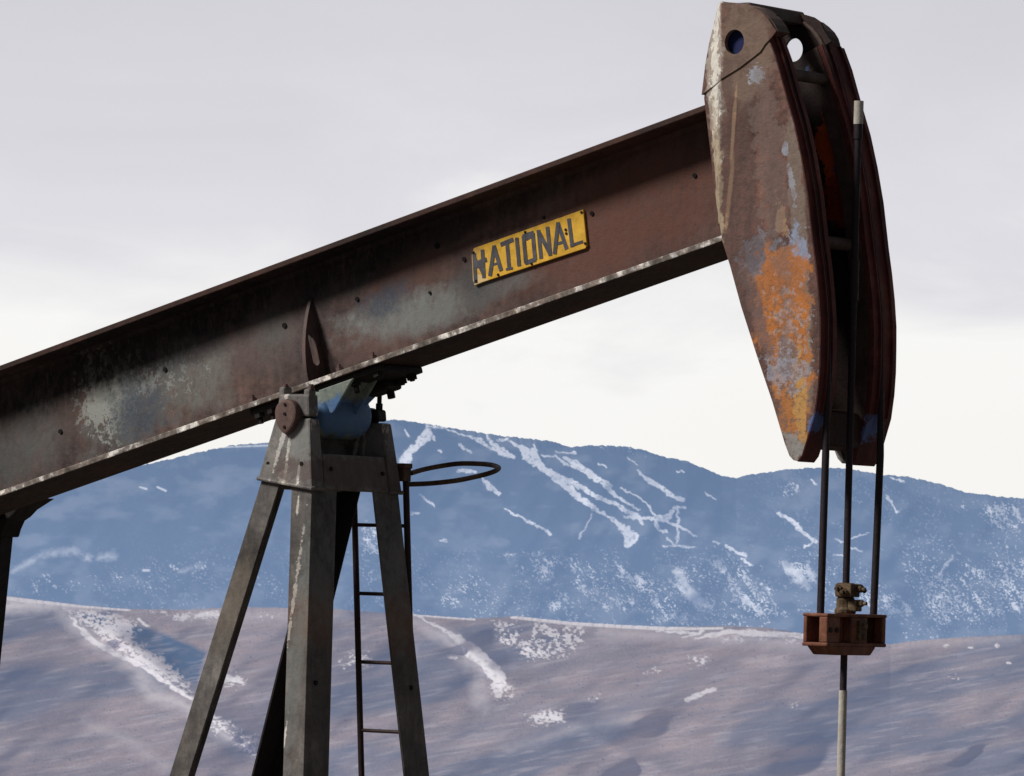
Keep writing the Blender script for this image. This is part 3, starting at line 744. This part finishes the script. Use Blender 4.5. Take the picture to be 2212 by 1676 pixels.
# ================================================================== TERRAIN
def vnoise(x, y, seed):
    r_ = np.random.default_rng(seed); G = r_.random((256, 256))
    xi = np.floor(x).astype(int); yi = np.floor(y).astype(int); fx = x-xi; fy = y-yi
    fx = fx*fx*(3-2*fx); fy = fy*fy*(3-2*fy)
    g = lambda a, b: G[a & 255, b & 255]
    return (g(xi, yi)*(1-fx)+g(xi+1, yi)*fx)*(1-fy)+(g(xi, yi+1)*(1-fx)+g(xi+1, yi+1)*fx)*fy
def fbm(x, y, seed, oct=5, gain=.5):
    v = 0; a = 1; s_ = 0
    for o in range(oct):
        v = v+a*vnoise(x*2**o, y*2**o, seed+o); s_ += a; a *= gain
    return v/s_
def pline(X, Y, pts, soft=1.8):
    """coverage of a run drawn as a polyline with a width at each point"""
    out = np.zeros_like(X)
    for (x0, y0, w0), (x1, y1, w1) in zip(pts[:-1], pts[1:]):
        dx, dy = x1-x0, y1-y0; l2 = dx*dx+dy*dy+1e-9
        pad = max(w0, w1)+6
        m_ = (X > min(x0, x1)-pad) & (X < max(x0, x1)+pad) & (Y > min(y0, y1)-pad) & (Y < max(y0, y1)+pad)
        if not m_.any(): continue
        xs, ys_ = X[m_], Y[m_]
        t = np.clip(((xs-x0)*dx+(ys_-y0)*dy)/l2, 0, 1)
        d = np.hypot(xs-x0-t*dx, ys_-y0-t*dy); w = (w0+(w1-w0)*t)/2
        out[m_] = np.maximum(out[m_], np.clip((w-d)/soft+.5, 0, 1))
    return out
def poly(X, Y, pts, soft=14):
    """soft inside mask of a polygon"""
    ins = np.zeros(X.shape, bool); n = len(pts); dist = np.full(X.shape, 1e9)
    for i in range(n):
        x0, y0 = pts[i]; x1, y1 = pts[(i+1) % n]
        c = ((y0 > Y) != (y1 > Y)) & (X < (x1-x0)*(Y-y0)/((y1-y0) or 1e-9)+x0); ins ^= c
        dx, dy = x1-x0, y1-y0; t = np.clip(((X-x0)*dx+(Y-y0)*dy)/(dx*dx+dy*dy+1e-9), 0, 1)
        dist = np.minimum(dist, np.hypot(X-x0-t*dx, Y-y0-t*dy))
    return np.where(ins, np.clip(.5+dist/soft, 0, 1), np.clip(.5-dist/soft, 0, 1))
nRT, nUP, nFW = (np.array(v) for v in (RT, UP, FW))
def sheet(name, ridge, ybot, rng_near, rng_far, nx, ny, x0, x1, relief, mat, maskfn, back):
    """hillside surveyed as bearings (a) and heights (h) of its crest line, built at its true distance"""
    xs = np.linspace(x0, x1, nx); rx_ = np.array([p[0] for p in ridge]); ry_ = np.array([p[1] for p in ridge])
    R_ = np.interp(xs, rx_, ry_); crest = (fbm(xs/6, xs*0, 91, 4)-.5)*rough_crest[name]
    t = np.linspace(0, 1, ny)[:, None]                       # 0 crest .. 1 foot
    Yp = R_[None, :]*(1-t)+(ybot+0*xs[None, :])*t+crest[None, :]*np.clip(1-t*25, 0, 1); Xp = np.broadcast_to(xs[None, :], Yp.shape).copy()
    rng_ = rng_far+(rng_near-rng_far)*t
    rng_ = rng_+relief(Xp, Yp, t)*np.clip(t*6, 0, 1)
    d = nFW[None, None, :]+nRT*((Xp-W_PX/2)/FPX)[..., None]+nUP*((H_PX/2-Yp)/FPX)[..., None]
    hl = np.hypot(d[..., 0], d[..., 1]); P_ = np.array(CAM)+d*(rng_/hl)[..., None]
    # far side of the crest
    d0 = d[0]/hl[0][:, None]; extra = []
    for k, (dr, dz) in enumerate(back):
        q = np.array(CAM)+d0*(rng_far+dr); q[:, 2] = P_[0, :, 2]-dz; extra.append(q)
    allP = np.concatenate([np.array(extra[::-1]), P_], 0) if extra else P_
    nb = len(extra); H_, W_ = allP.shape[:2]
    idx = np.arange(H_*W_).reshape(H_, W_)
    f = np.stack([idx[:-1, :-1], idx[1:, :-1], idx[1:, 1:], idx[:-1, 1:]], -1).reshape(-1, 4)
    me = bpy.data.meshes.new(name); me.vertices.add(H_*W_); me.vertices.foreach_set('co', allP.reshape(-1).astype(np.float32))
    me.loops.add(f.size); me.loops.foreach_set('vertex_index', f.reshape(-1).astype(np.int32))
    me.polygons.add(len(f)); me.polygons.foreach_set('loop_start', np.arange(0, f.size, 4, dtype=np.int32))
    me.update(calc_edges=True); me.polygons.foreach_set('use_smooth', np.ones(len(f), bool))
    for nm, arr in maskfn(Xp, Yp, t).items():
        A = np.concatenate([np.repeat(arr[:1], nb, 0), arr], 0) if nb else arr
        at_ = me.attributes.new(nm, 'FLOAT', 'POINT'); at_.data.foreach_set('value', A.reshape(-1).astype(np.float32))
    me.materials.append(mat); o = bpy.data.objects.new(name, me); COL.objects.link(o); o['kind'] = 'structure'
    return o
rough_crest = {'mountain': 5.0, 'hills': 2.0}

def hazy(name, base, snow, haze, hfac, extra=None):
    t = NT(name)
    pos = t.n('NewGeometry').outputs['Position']
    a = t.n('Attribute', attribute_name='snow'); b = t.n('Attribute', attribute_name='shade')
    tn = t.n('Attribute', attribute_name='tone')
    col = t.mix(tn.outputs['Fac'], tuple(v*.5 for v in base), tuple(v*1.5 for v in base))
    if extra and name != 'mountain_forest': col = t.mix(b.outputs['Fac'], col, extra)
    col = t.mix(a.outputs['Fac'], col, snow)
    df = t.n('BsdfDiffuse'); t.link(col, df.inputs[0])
    em = t.n('Emission'); em.inputs[0].default_value = (*haze, 1)  # distance haze painted in as a glow of the slope itself
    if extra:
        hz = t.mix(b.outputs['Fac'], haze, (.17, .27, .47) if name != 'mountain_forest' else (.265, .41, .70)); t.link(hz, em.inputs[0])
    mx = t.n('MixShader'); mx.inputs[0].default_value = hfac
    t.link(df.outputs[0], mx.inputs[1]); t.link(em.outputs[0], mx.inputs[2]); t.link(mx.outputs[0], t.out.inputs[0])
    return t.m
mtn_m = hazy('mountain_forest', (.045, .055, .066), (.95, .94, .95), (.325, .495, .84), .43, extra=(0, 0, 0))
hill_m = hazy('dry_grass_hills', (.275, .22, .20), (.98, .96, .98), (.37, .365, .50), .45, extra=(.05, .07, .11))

# ---- the far mountain with its ski runs
MR = [(-700, 1120), (-300, 1120), (0, 1075), (200, 1030), (350, 995), (440, 975), (500, 962), (585, 955), (680, 940), (760, 915), (848, 906), (914, 914), (1002, 929), (1079, 941), (1187, 952), (1233, 966), (1271, 962), (1348, 964),
      (1394, 973), (1425, 985), (1483, 996), (1521, 1012), (1560, 1029), (1590, 1033), (1617, 1025), (1660, 1020), (1700, 1014), (1760, 1010), (1830, 1012), (1900, 1024), (1960, 1030), (2030, 1045), (2080, 1062), (2150, 1072), (2212, 1076), (2500, 1085), (2950, 1130)]
Z8 = [  # ski runs: (x, y, width)
    [(285, 168, 12), (300, 200, 26), (290, 235, 56), (262, 260, 50), (235, 290, 34), (195, 325, 44), (172, 365, 66), (160, 400, 60)],
    [(320, 215, 16), (330, 255, 16)], [(300, 180, 8), (370, 190, 7), (430, 210, 5), (520, 240, 7)],
    [(530, 240, 10), (590, 265, 26), (640, 300, 16), (700, 330, 22), (770, 352, 24)],
    [(625, 240, 12), (660, 280, 16), (700, 312, 22), (765, 348, 20)], [(690, 262, 8), (745, 258, 14), (790, 285, 20), (830, 310, 34)],
    [(830, 310, 46), (870, 345, 84), (915, 395, 48), (990, 450, 34), (1060, 500, 52), (1120, 560, 44), (1170, 600, 26), (1230, 640, 26), (1265, 665, 14), (1310, 690, 12), (1370, 730, 30), (1410, 770, 54), (1445, 805, 78), (1425, 836, 60)],
    [(990, 450, 20), (1100, 490, 26), (1180, 540, 28), (1250, 580, 22), (1340, 615, 18), (1420, 660, 24), (1480, 690, 34), (1500, 725, 18)],
    [(940, 345, 8), (1010, 350, 8), (1060, 390, 14), (1120, 410, 10), (1180, 440, 10), (1250, 490, 18)],
    [(1060, 360, 12), (1130, 390, 34), (1180, 420, 20), (1240, 470, 18), (1300, 510, 34), (1340, 560, 20), (1400, 600, 14), (1480, 652, 6)],
    [(1380, 530, 5), (1460, 570, 7), (1530, 620, 7), (1560, 670, 8), (1590, 700, 10)],
    [(1400, 690, 10), (1480, 700, 16), (1560, 698, 16), (1620, 700, 40), (1660, 680, 28), (1680, 640, 14), (1740, 640, 12)],
    [(1700, 640, 12), (1703, 740, 12), (1697, 850, 12)], [(1580, 710, 12), (1588, 760, 14), (1640, 775, 12)], [(1640, 715, 14), (1720, 750, 10), (1800, 805, 9)],
    [(1615, 853, 5), (1800, 862, 5)], [(1642, 812, 8), (1690, 852, 10)],
    [(730, 650, 6), (800, 685, 9), (880, 725, 14), (930, 750, 12), (990, 792, 7)], [(1225, 668, 6), (1180, 750, 6), (1145, 815, 8)],
    [(1480, 432, 12), (1530, 480, 24), (1600, 520, 24), (1650, 560, 20), (1730, 600, 18)], [(1420, 360, 8), (1470, 395, 8)],
    [(1850, 552, 6), (1910, 590, 6)], [(1255, 395, 10), (1300, 410, 12)], [(1700, 435, 10), (1730, 438, 8)],
    [(1970, 852, 8), (2030, 890, 20), (2085, 907, 16)], [(2060, 925, 8), (2120, 962, 14)], [(1900, 828, 10), (1930, 840, 10)],
    [(470, 430, 20), (560, 440, 20)], [(600, 470, 14), (640, 520, 40), (700, 565, 14)], [(200, 668, 20), (244, 672, 14)], [(250, 560, 6), (330, 630, 14)],
    [(170, 205, 12), (186, 235, 14)], [(482, 290, 14), (540, 330, 10)], [(890, 285, 14), (905, 315, 14)], [(1020, 328, 8), (1130, 332, 8)], [(365, 822, 10), (395, 822, 10)], [(355, 320, 9), (380, 324, 9)]]
Z3 = [[(240, 360, 14), (310, 395, 20), (370, 460, 18), (430, 500, 18)], [(365, 527, 8), (410, 497, 10)], [(605, 485, 6), (690, 455, 5)], [(600, 525, 6), (655, 552, 6)], [(525, 480, 6), (560, 500, 6)],
      [(1050, 660, 12), (1085, 610, 14), (1118, 568, 8)], [(780, 262, 6), (835, 350, 9)], [(515, 568, 6), (590, 570, 5)], [(795, 175, 6), (870, 200, 6)], [(400, 190, 8), (425, 210, 8)]]
SPK = [  # speckled snow among the trees: polygon, density
    (8, [(610, 905), (940, 872), (950, 900), (640, 935)], .55), (8, [(760, 900), (1150, 870), (1360, 990), (1560, 1060), (1700, 1250), (900, 1240)], .43),
    (8, [(1640, 940), (1720, 980), (1860, 1160), (1920, 1180), (1900, 1210), (1780, 1200), (1680, 1080)], .62), (8, [(1870, 880), (1990, 970), (2090, 1100), (2180, 1190), (2060, 1220), (1960, 1080), (1900, 980)], .60),
    (8, [(2080, 1010), (2260, 1060), (2260, 1180), (2150, 1110)], .57), (8, [(230, 1030), (700, 1040), (690, 1080), (540, 1100), (520, 1230), (360, 1210), (250, 1120)], .42), (8, [(1590, 1270), (1640, 1240), (1770, 1240), (1740, 1300)], .66),
    (8, [(1340, 930), (1540, 1000), (1650, 1120), (1560, 1140), (1390, 1060)], .5), (8, [(1340, 1140), (1480, 1170), (1480, 1200), (1350, 1190)], .6), (8, [(1190, 285), (1400, 295), (1600, 350), (1590, 375), (1400, 330)], .52),
    (3, [(200, 590), (420, 590), (450, 690), (390, 760), (290, 680)], .62), (3, [(260, 180), (370, 180), (350, 300), (260, 260)], .5), (3, [(640, 700), (930, 800), (930, 870), (760, 900), (620, 800)], .5),
    (3, [(0, 600), (130, 640), (280, 820), (300, 900), (120, 880), (0, 760)], .52), (3, [(1020, 870), (1100, 880), (1080, 930), (1020, 910)], .6), (3, [(520, 370), (590, 420), (560, 440), (510, 400)], .5), (3, [(900, 560), (1000, 560), (960, 640), (900, 620)], .42),
    (0, [(2090, 1075), (2215, 1085), (2215, 1160), (2150, 1150)], .52), (0, [(2000, 1080), (2090, 1075), (2110, 1120)], .42), (0, [(1960, 1240), (2230, 1200), (2230, 1330), (2000, 1350)], .46), (0, [(60, 1230), (440, 1200), (500, 1250), (300, 1290), (60, 1290)], .36), (0, [(780, 1130), (850, 1120), (850, 1190), (780, 1200)], .55)]
def mtn_masks(X, Y, t):
    wx = (fbm(X/8, Y/8, 5, 4)-.5)*11; wy = (fbm(X/8, Y/8, 25, 4)-.5)*9
    Xw, Yw = X+wx, Y+wy; s_ = np.zeros_like(X)
    for L_ in Z8: s_ = np.maximum(s_, pline(Xw, Yw, [(*zp(8, a, b), c*.3845*.92+1.3) for a, b, c in L_]))
    for L_ in Z3: s_ = np.maximum(s_, pline(Xw, Yw, [(*zp(3, a, b), c*.4297+1.2) for a, b, c in L_]))
    s_ = s_*np.clip(.55+2.6*(fbm(X/5, Y/4, 45, 3)-.28), .35, 1)
    ac, al = X*.78-Y*.62, X*.62+Y*.78
    sp = fbm(ac/2.6, al/3.6, 61, 3, .6)*.58+fbm(ac/13, al/36, 71, 3)*.42
    for k, pg, dn in SPK:
        dn += .015
        pts = [zp(k, *p) if k else p for p in pg]
        x_ = [p[0] for p in pts]; y_ = [p[1] for p in pts]
        m_ = (X > min(x_)-25) & (X < max(x_)+25) & (Y > min(y_)-25) & (Y < max(y_)+25)
        if not m_.any(): continue
        q = poly(Xw[m_]+wx[m_], Yw[m_]+wy[m_], pts, 26)
        v = np.clip((sp[m_]-(1-dn)-.02+(q-1)*.3)/.09, 0, 1)*q
        s_[m_] = np.maximum(s_[m_], v*(.45+.55*np.clip((fbm(X[m_]/13, Y[m_]/13, 75, 2)-.25)*2, 0, 1)))
    for L_ in [[(28, 1235, 8), (66, 1212, 12), (93, 1199, 14), (155, 1189, 18), (190, 1205, 16)], [(215, 1204, 10), (247, 1200, 18)], [(390, 1235, 4), (433, 1220, 6)]]:
        s_ = np.maximum(s_, pline(Xw, Yw, L_, 12)*.42*np.clip(fbm(X/9, Y/9, 33, 3)*1.8, 0, 1))
    for L_ in [[(302, 1052, 4), (316, 1056, 5)], [(340, 1052, 4), (358, 1060, 5)], [(310, 1232, 6), (322, 1232, 5)], [(424, 968, 3), (585, 962, 4)], [(955, 1168, 4), (965, 1170, 5)]]: s_ = np.maximum(s_, pline(X, Y, L_)*.7)
    # pepper of small openings among the trees over the lower slopes
    pp = fbm(ac/3.0, al/4.0, 611, 2, .6); zone = np.clip((Y-1150)/110, 0, 1)*np.clip(.25+(X-200)/1600, .2, 1)+.55*np.clip((X-1500)/700, 0, 1)
    zone = np.clip(zone, 0, 1)*np.clip((fbm(ac/30, al/90, 621, 3)-.33)*4, 0, 1)
    s_ = np.maximum(s_, .8*zone*np.clip((pp-.69)/.07, 0, 1))
    s_ = np.maximum(s_, .08*zone*np.clip((fbm(ac/7, al/20, 631, 3)-.45)*5, 0, 1))
    # thin snowy veil under the runs
    s_ = np.maximum(s_, .10*np.clip((fbm(X/60, Y/30, 81, 4)-.45)*4, 0, 1))
    gul = np.abs(fbm(X/42+Y/70, Y/95-X/300, 401, 4, .55)-.5)*2
    tone = .3+.22*np.clip(gul*1.6, 0, 1)+.6*fbm(X/4.2, Y/3.2, 411, 3, .7)+.35*(fbm(X/130, Y/70, 421, 3)-.5)
    return {'snow': np.clip(s_*1.05, 0, 1), 'shade': np.clip((1180-Y)/260, 0, 1), 'tone': np.clip(tone, 0, 1.6)}  # shade here darkens the painted haze towards the crest
def mtn_relief(X, Y, t):
    return (fbm(X/110+Y/170, Y/220, 3, 3, .42)-.5)*330+(fbm(X/30, Y/50, 13, 4)-.5)*12
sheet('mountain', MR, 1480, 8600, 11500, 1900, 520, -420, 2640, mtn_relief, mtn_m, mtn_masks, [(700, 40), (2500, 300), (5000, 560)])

# ---- dry foothills in front of it
HR = [(-700, 1280), (-200, 1278), (0, 1286), (77, 1295), (174, 1307), (271, 1315), (406, 1317), (480, 1313), (522, 1311), (617, 1313), (720, 1315), (819, 1323), (895, 1327), (1021, 1336), (1118, 1331), (1233, 1343), (1348, 1350), (1441, 1354),
      (1579, 1352), (1660, 1356), (1738, 1369), (1830, 1380), (1923, 1392), (1966, 1385), (2065, 1377), (2212, 1370), (2500, 1360), (2950, 1350)]
HL = [[(0, 1291, 8), (60, 1298, 10), (120, 1304, 8), (174, 1310, 6), (280, 1318, 4)], [(895, 1328, 5), (960, 1333, 5), (1025, 1338, 4)], [(1105, 1333, 6), (1233, 1345, 11), (1348, 1352, 11), (1420, 1357, 9), (1500, 1358, 6), (1560, 1357, 5)],
      [(150, 1330, 4), (165, 1352, 10), (195, 1380, 12), (225, 1400, 14), (265, 1420, 12), (305, 1436, 12), (360, 1475, 10), (410, 1506, 7), (470, 1550, 4)],
      [(900, 1331, 4), (950, 1354, 7), (990, 1380, 14), (1020, 1408, 32), (1050, 1432, 26), (1078, 1466, 34), (1076, 1496, 22)],
      [(1420, 1362, 5), (1500, 1366, 6)], [(1500, 1380, 6), (1577, 1364, 12), (1640, 1369, 14), (1734, 1372, 12)], [(1476, 1378, 4), (1520, 1362, 6)], [(1483, 1513, 6), (1515, 1498, 14), (1543, 1488, 9)], [(972, 1421, 7), (984, 1421, 7)],
      [(480, 1456, 8), (500, 1464, 14), (522, 1474, 8)], [(2040, 1395, 5), (2047, 1395, 5)], [(2096, 1396, 4), (2102, 1396, 4)], [(2150, 1396, 5), (2158, 1393, 5)], [(2174, 1430, 4), (2180, 1430, 4)], [(425, 1329, 8), (470, 1323, 9)], [(300, 1338, 6), (318, 1352, 6)]]
HDUST = [([(130, 1322, 22), (190, 1380, 26), (290, 1446, 30), (330, 1500, 34), (410, 1530, 26), (500, 1600, 20)], .42), ([(10, 1308, 30), (100, 1308, 22), (225, 1310, 6)], .8), ([(880, 1340, 26), (960, 1372, 30), (1030, 1440, 40), (1040, 1520, 40)], .38),
         ([(400, 1330, 24), (620, 1330, 20), (740, 1330, 18)], .3), ([(900, 1345, 30), (880, 1400, 40)], .25), ([(1300, 1366, 16), (1740, 1390, 26)], .35), ([(1840, 1388, 10), (2200, 1380, 14)], .3), ([(180, 1560, 14), (280, 1600, 20), (360, 1660, 20)], .25), ([(1100, 1620, 12), (1250, 1570, 14), (1400, 1550, 10)], .25)]
HS = [(0, [(120, 1309), (200, 1312), (310, 1348), (290, 1380), (350, 1419), (410, 1478), (418, 1512), (360, 1472), (270, 1424), (190, 1362)], .64),
      (0, [(1150, 1338), (1275, 1345), (1265, 1390), (1231, 1422), (1150, 1425), (1110, 1400)], .535), (0, [(1053, 1335), (1135, 1335), (1120, 1400), (1075, 1400)], .50), (0, [(1110, 1400), (1160, 1400), (1170, 1430), (1110, 1425)], .5),
      (0, [(1540, 1370), (1735, 1375), (1735, 1395), (1560, 1388)], .56), (0, [(1111, 1535), (1226, 1522), (1230, 1566), (1158, 1570)], .54), (0, [(1480, 1412), (1540, 1412), (1530, 1450), (1490, 1445)], .5),
      (0, [(440, 1530), (500, 1545), (570, 1600), (560, 1650), (500, 1620), (440, 1580)], .5), (0, [(320, 1316), (470, 1316), (480, 1340), (400, 1346), (330, 1335)], .56), (0, [(540, 1322), (620, 1318), (600, 1345), (550, 1345)], .5),
      (0, [(1053, 1480), (1115, 1476), (1110, 1510), (1053, 1510)], .58), (0, [(720, 1420), (800, 1390), (810, 1440), (730, 1460)], .5), (0, [(480, 1452), (530, 1455), (540, 1490), (485, 1485)], .58), (0, [(1380, 1440), (1440, 1430), (1440, 1460), (1390, 1470)], .48),
      (0, [(1260, 1500), (1310, 1490), (1310, 1520), (1260, 1525)], .48), (0, [(2030, 1430), (2100, 1430), (2080, 1480), (2040, 1480)], .42), (0, [(1690, 1500), (1740, 1505), (1730, 1545), (1700, 1540)], .44)]
def spurs(X, Y):
    """two spurs running down to the right, with the ravine between them"""
    d1 = Y-np.interp(X, [-100, 150, 250, 350, 420, 560, 800], [1290, 1310, 1365, 1450, 1510, 1610, 1760])
    d2 = Y-np.interp(X, [700, 900, 1000, 1100, 1250, 1500], [1300, 1330, 1385, 1470, 1560, 1700])
    return d1, d2
def hill_masks(X, Y, t):
    wx = (fbm(X/14, Y/10, 105, 4)-.5)*16; wy = (fbm(X/14, Y/10, 125, 4)-.5)*10
    Xw, Yw = X+wx, Y+wy; s_ = np.zeros_like(X)
    for i, L_ in enumerate(HL):
        thin = i in (0, 1, 2)
        s_ = np.maximum(s_, pline(X if thin else Xw, Y if thin else Yw, L_, 3)*np.clip((.7 if thin else .5)+1.8*(fbm(X/7, Y/4, 145, 4)-.22), 0, 1))
    sp = fbm(X/6, Y/4.2, 161, 4, .65)*.72+fbm(X/30, Y/18, 171, 3)*.28
    for k, pg, dn in HS:
        pts = [zp(k, *p) if k else p for p in pg]
        x_ = [p[0] for p in pts]; y_ = [p[1] for p in pts]
        m_ = (X > min(x_)-25) & (X < max(x_)+25) & (Y > min(y_)-25) & (Y < max(y_)+25)
        if not m_.any(): continue
        q = poly(Xw[m_], Yw[m_], pts, 26)
        s_[m_] = np.maximum(s_[m_], np.clip((sp[m_]-(1-dn)-.01+(q-1)*.3)/.08, 0, 1)*q*.9)
    for L_, k_ in HDUST: s_ = np.maximum(s_, k_*pline(Xw, Yw, L_, 26)*np.clip(.4+1.2*fbm(X/16, Y/7, 261, 4, .6), 0, 1))
    # thin drifts caught along the folds
    dr = fbm(X/60, (Y+.17*X)/6, 181, 4, .55)
    s_ = np.maximum(s_, .16*np.clip((dr-.55)/.2, 0, 1))
    sh = poly(X+wx*.5, Y+wy*.5, [(150, 1316), (210, 1326), (260, 1349), (310, 1354), (371, 1374), (445, 1409), (428, 1476), (395, 1474), (350, 1428), (280, 1382), (200, 1345)], 12)*np.clip(.65+.6*fbm(X/18, Y/12, 301, 3), 0, 1)  # bluish shade of the left gully painted into the slope colour
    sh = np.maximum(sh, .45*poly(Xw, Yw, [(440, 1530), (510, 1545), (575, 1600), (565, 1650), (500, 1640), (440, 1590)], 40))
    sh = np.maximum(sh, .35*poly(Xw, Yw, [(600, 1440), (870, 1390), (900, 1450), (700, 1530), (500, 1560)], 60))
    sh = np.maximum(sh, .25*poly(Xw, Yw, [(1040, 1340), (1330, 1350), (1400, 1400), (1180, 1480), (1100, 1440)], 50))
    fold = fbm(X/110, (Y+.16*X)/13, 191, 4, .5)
    big = fbm(X/210+Y/130, (Y+.1*X)/75, 701, 3, .45); sh = np.maximum(sh, .24*np.clip((fold-.25)/.55, 0, 1)+.42*np.clip((big-.47)/.14, 0, 1))  # broad shading of the folds painted into the colour as well
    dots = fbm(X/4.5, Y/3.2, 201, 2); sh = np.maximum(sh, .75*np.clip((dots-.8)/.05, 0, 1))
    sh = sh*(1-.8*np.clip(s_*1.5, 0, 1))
    tone = (.5+.75*(fbm(X/70, (Y+.17*X)/8, 431, 4, .55)-.5))+.75*(fbm(X/3.6, Y/2.6, 441, 3, .7)-.5)+1.2*(fbm(X/150+Y/90, Y/60, 451, 4)-.5)
    return {'snow': s_, 'shade': np.clip(sh, 0, 1), 'tone': np.clip(tone, -.3, 1.4)}
def hill_relief(X, Y, t):
    d1, d2 = spurs(X, Y)
    r_ = (fbm(X/170+Y/130, Y/240-X/900, 7, 3, .42)-.5)*300+(fbm(X/120, (Y+.17*X)/24, 17, 3, .5)-.5)*24
    r_ += 70*np.exp(-((d1-0)/26)**2)*-1+60*np.exp(-((d1+60)/40)**2)
    r_ += 60*np.exp(-((d2-0)/26)**2)*-1+50*np.exp(-((d2+50)/40)**2)
    return r_
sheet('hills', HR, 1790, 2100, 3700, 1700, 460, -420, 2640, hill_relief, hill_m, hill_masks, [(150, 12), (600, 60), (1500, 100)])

# ---- ground: one sheet from the well pad to the horizon
gm = NT('dry_ground'); pos = gm.n('NewGeometry').outputs['Position']
gn = gm.noise(pos, .08, 8, .65); gc = gm.ramp(gn, [(.3, (.06, .05, .04)), (.5, (.10, .085, .07)), (.7, (.14, .12, .10))])
gb = gm.n('BsdfPrincipled', i_Roughness=.95); gm.link(gc, gb.inputs['Base Color']); gm.link(gb.outputs[0], gm.out.inputs[0])
rings = [0, 5, 12, 25, 45, 60, 80, 120, 200, 350, 600, 1000, 1600, 2300, 3500, 7000, 15000, 30000, 60000]
vs, fs = [(0, 0, 0)], []; NS = 96
def gz(r_): return 0 if r_ <= 45 else max(-118, -.055*(r_-45))
for r_ in rings[1:]:
    for k in range(NS):
        a = 2*math.pi*k/NS; vs.append((r_*math.cos(a), r_*math.sin(a), gz(r_)+(0 if r_ < 30 else random.uniform(-.15, .15))))
for k in range(NS): fs.append([0, 1+k, 1+(k+1) % NS])
for i in range(len(rings)-2):
    for k in range(NS):
        a = 1+i*NS; l = (k+1) % NS; fs.append([a+k, a+NS+k, a+NS+l, a+l])
me = bpy.data.meshes.new('ground'); me.from_pydata(vs, [], fs); me.materials.append(gm.m)
me.polygons.foreach_set('use_smooth', [True]*len(fs))
g = bpy.data.objects.new('ground', me); COL.objects.link(g); g['kind'] = 'structure'

# ================================================================== LIGHT
SUN_EL, SUN_AZ = R(40), math.atan2(-.80, -.60)      # direction toward the sun, from +X counter-clockwise
sd = Vector((math.cos(SUN_EL)*math.cos(SUN_AZ), math.cos(SUN_EL)*math.sin(SUN_AZ), math.sin(SUN_EL)))
sl = bpy.data.lights.new('sun', 'SUN'); sl.energy = 3.3; sl.angle = R(14); sl.color = (1, .96, .9)
so = bpy.data.objects.new('sun', sl); COL.objects.link(so); so.rotation_euler = sd.to_track_quat('Z', 'Y').to_euler()
w = bpy.data.worlds.new('World'); scene.world = w; w.use_nodes = True
nt = w.node_tree; nt.nodes.clear()
class WT(NT):
    def __init__(s, tree): s.t = tree
t = WT(nt)
out = t.n('OutputWorld'); bg = t.n('Background'); bg.inputs[1].default_value = .1
sky = t.n('TexSky', sky_type='NISHITA', sun_disc=False, sun_elevation=SUN_EL, sun_rotation=math.pi/2-SUN_AZ)
tc = t.n('TexCoord'); dirv = tc.outputs['Generated']
sep = t.n('SeparateXYZ'); t.link(dirv, sep.inputs[0])
mp = t.n('Mapping', i_Scale=(1, 1, 2.6)); t.link(dirv, mp.inputs[0])
c1 = t.noise(mp.outputs[0], 13, 6, .55, .6); c2 = t.noise(mp.outputs[0], 45, 4, .5)
elv = t.math('ADD', sep.outputs[2], t.math('MULTIPLY', t.math('SUBTRACT', c1, .5), .085))
elv = t.math('ADD', elv, t.math('MULTIPLY', t.math('SUBTRACT', c2, .5), .008))
col = t.ramp(t.mapr(elv, 0, .2, 0, 1), [(.0, (9.6, 9.4, 9.0)), (.18, (9.7, 9.62, 9.5)), (.30, (7.6, 7.45, 7.95)), (.42, (6.95, 6.85, 7.35)), (.60, (6.4, 6.3, 6.7)), (1.0, (5.0, 5.0, 5.4))])
# sky stays bright along the view, dimmed elsewhere to cut ambient light
hz = t.n('VectorMath', operation='DOT_PRODUCT'); t.link(dirv, hz.inputs[0]); hz.inputs[1].default_value = (-math.sin(PSI), math.cos(PSI), 0)
side_f = t.mapr(hz.outputs['Value'], .2, .93, .18, 1)
col = t.mix(1.0, col, t.n('CombineXYZ', i_0=side_f, i_1=side_f, i_2=side_f).outputs[0], 'MULTIPLY')
zf = t.mapr(sep.outputs[2], .14, .7, 1, .55)
col = t.mix(1.0, col, t.n('CombineXYZ', i_0=zf, i_1=zf, i_2=zf).outputs[0], 'MULTIPLY')
col = t.mix(.94, sky.outputs[0], col)
t.link(col, bg.inputs[0]); t.link(bg.outputs[0], out.inputs[0])

scene.view_settings.view_transform = 'Standard'; scene.view_settings.look = 'None'; scene.view_settings.exposure = 0
scene.cycles.use_denoising = True
scene.cycles.max_bounces = 5
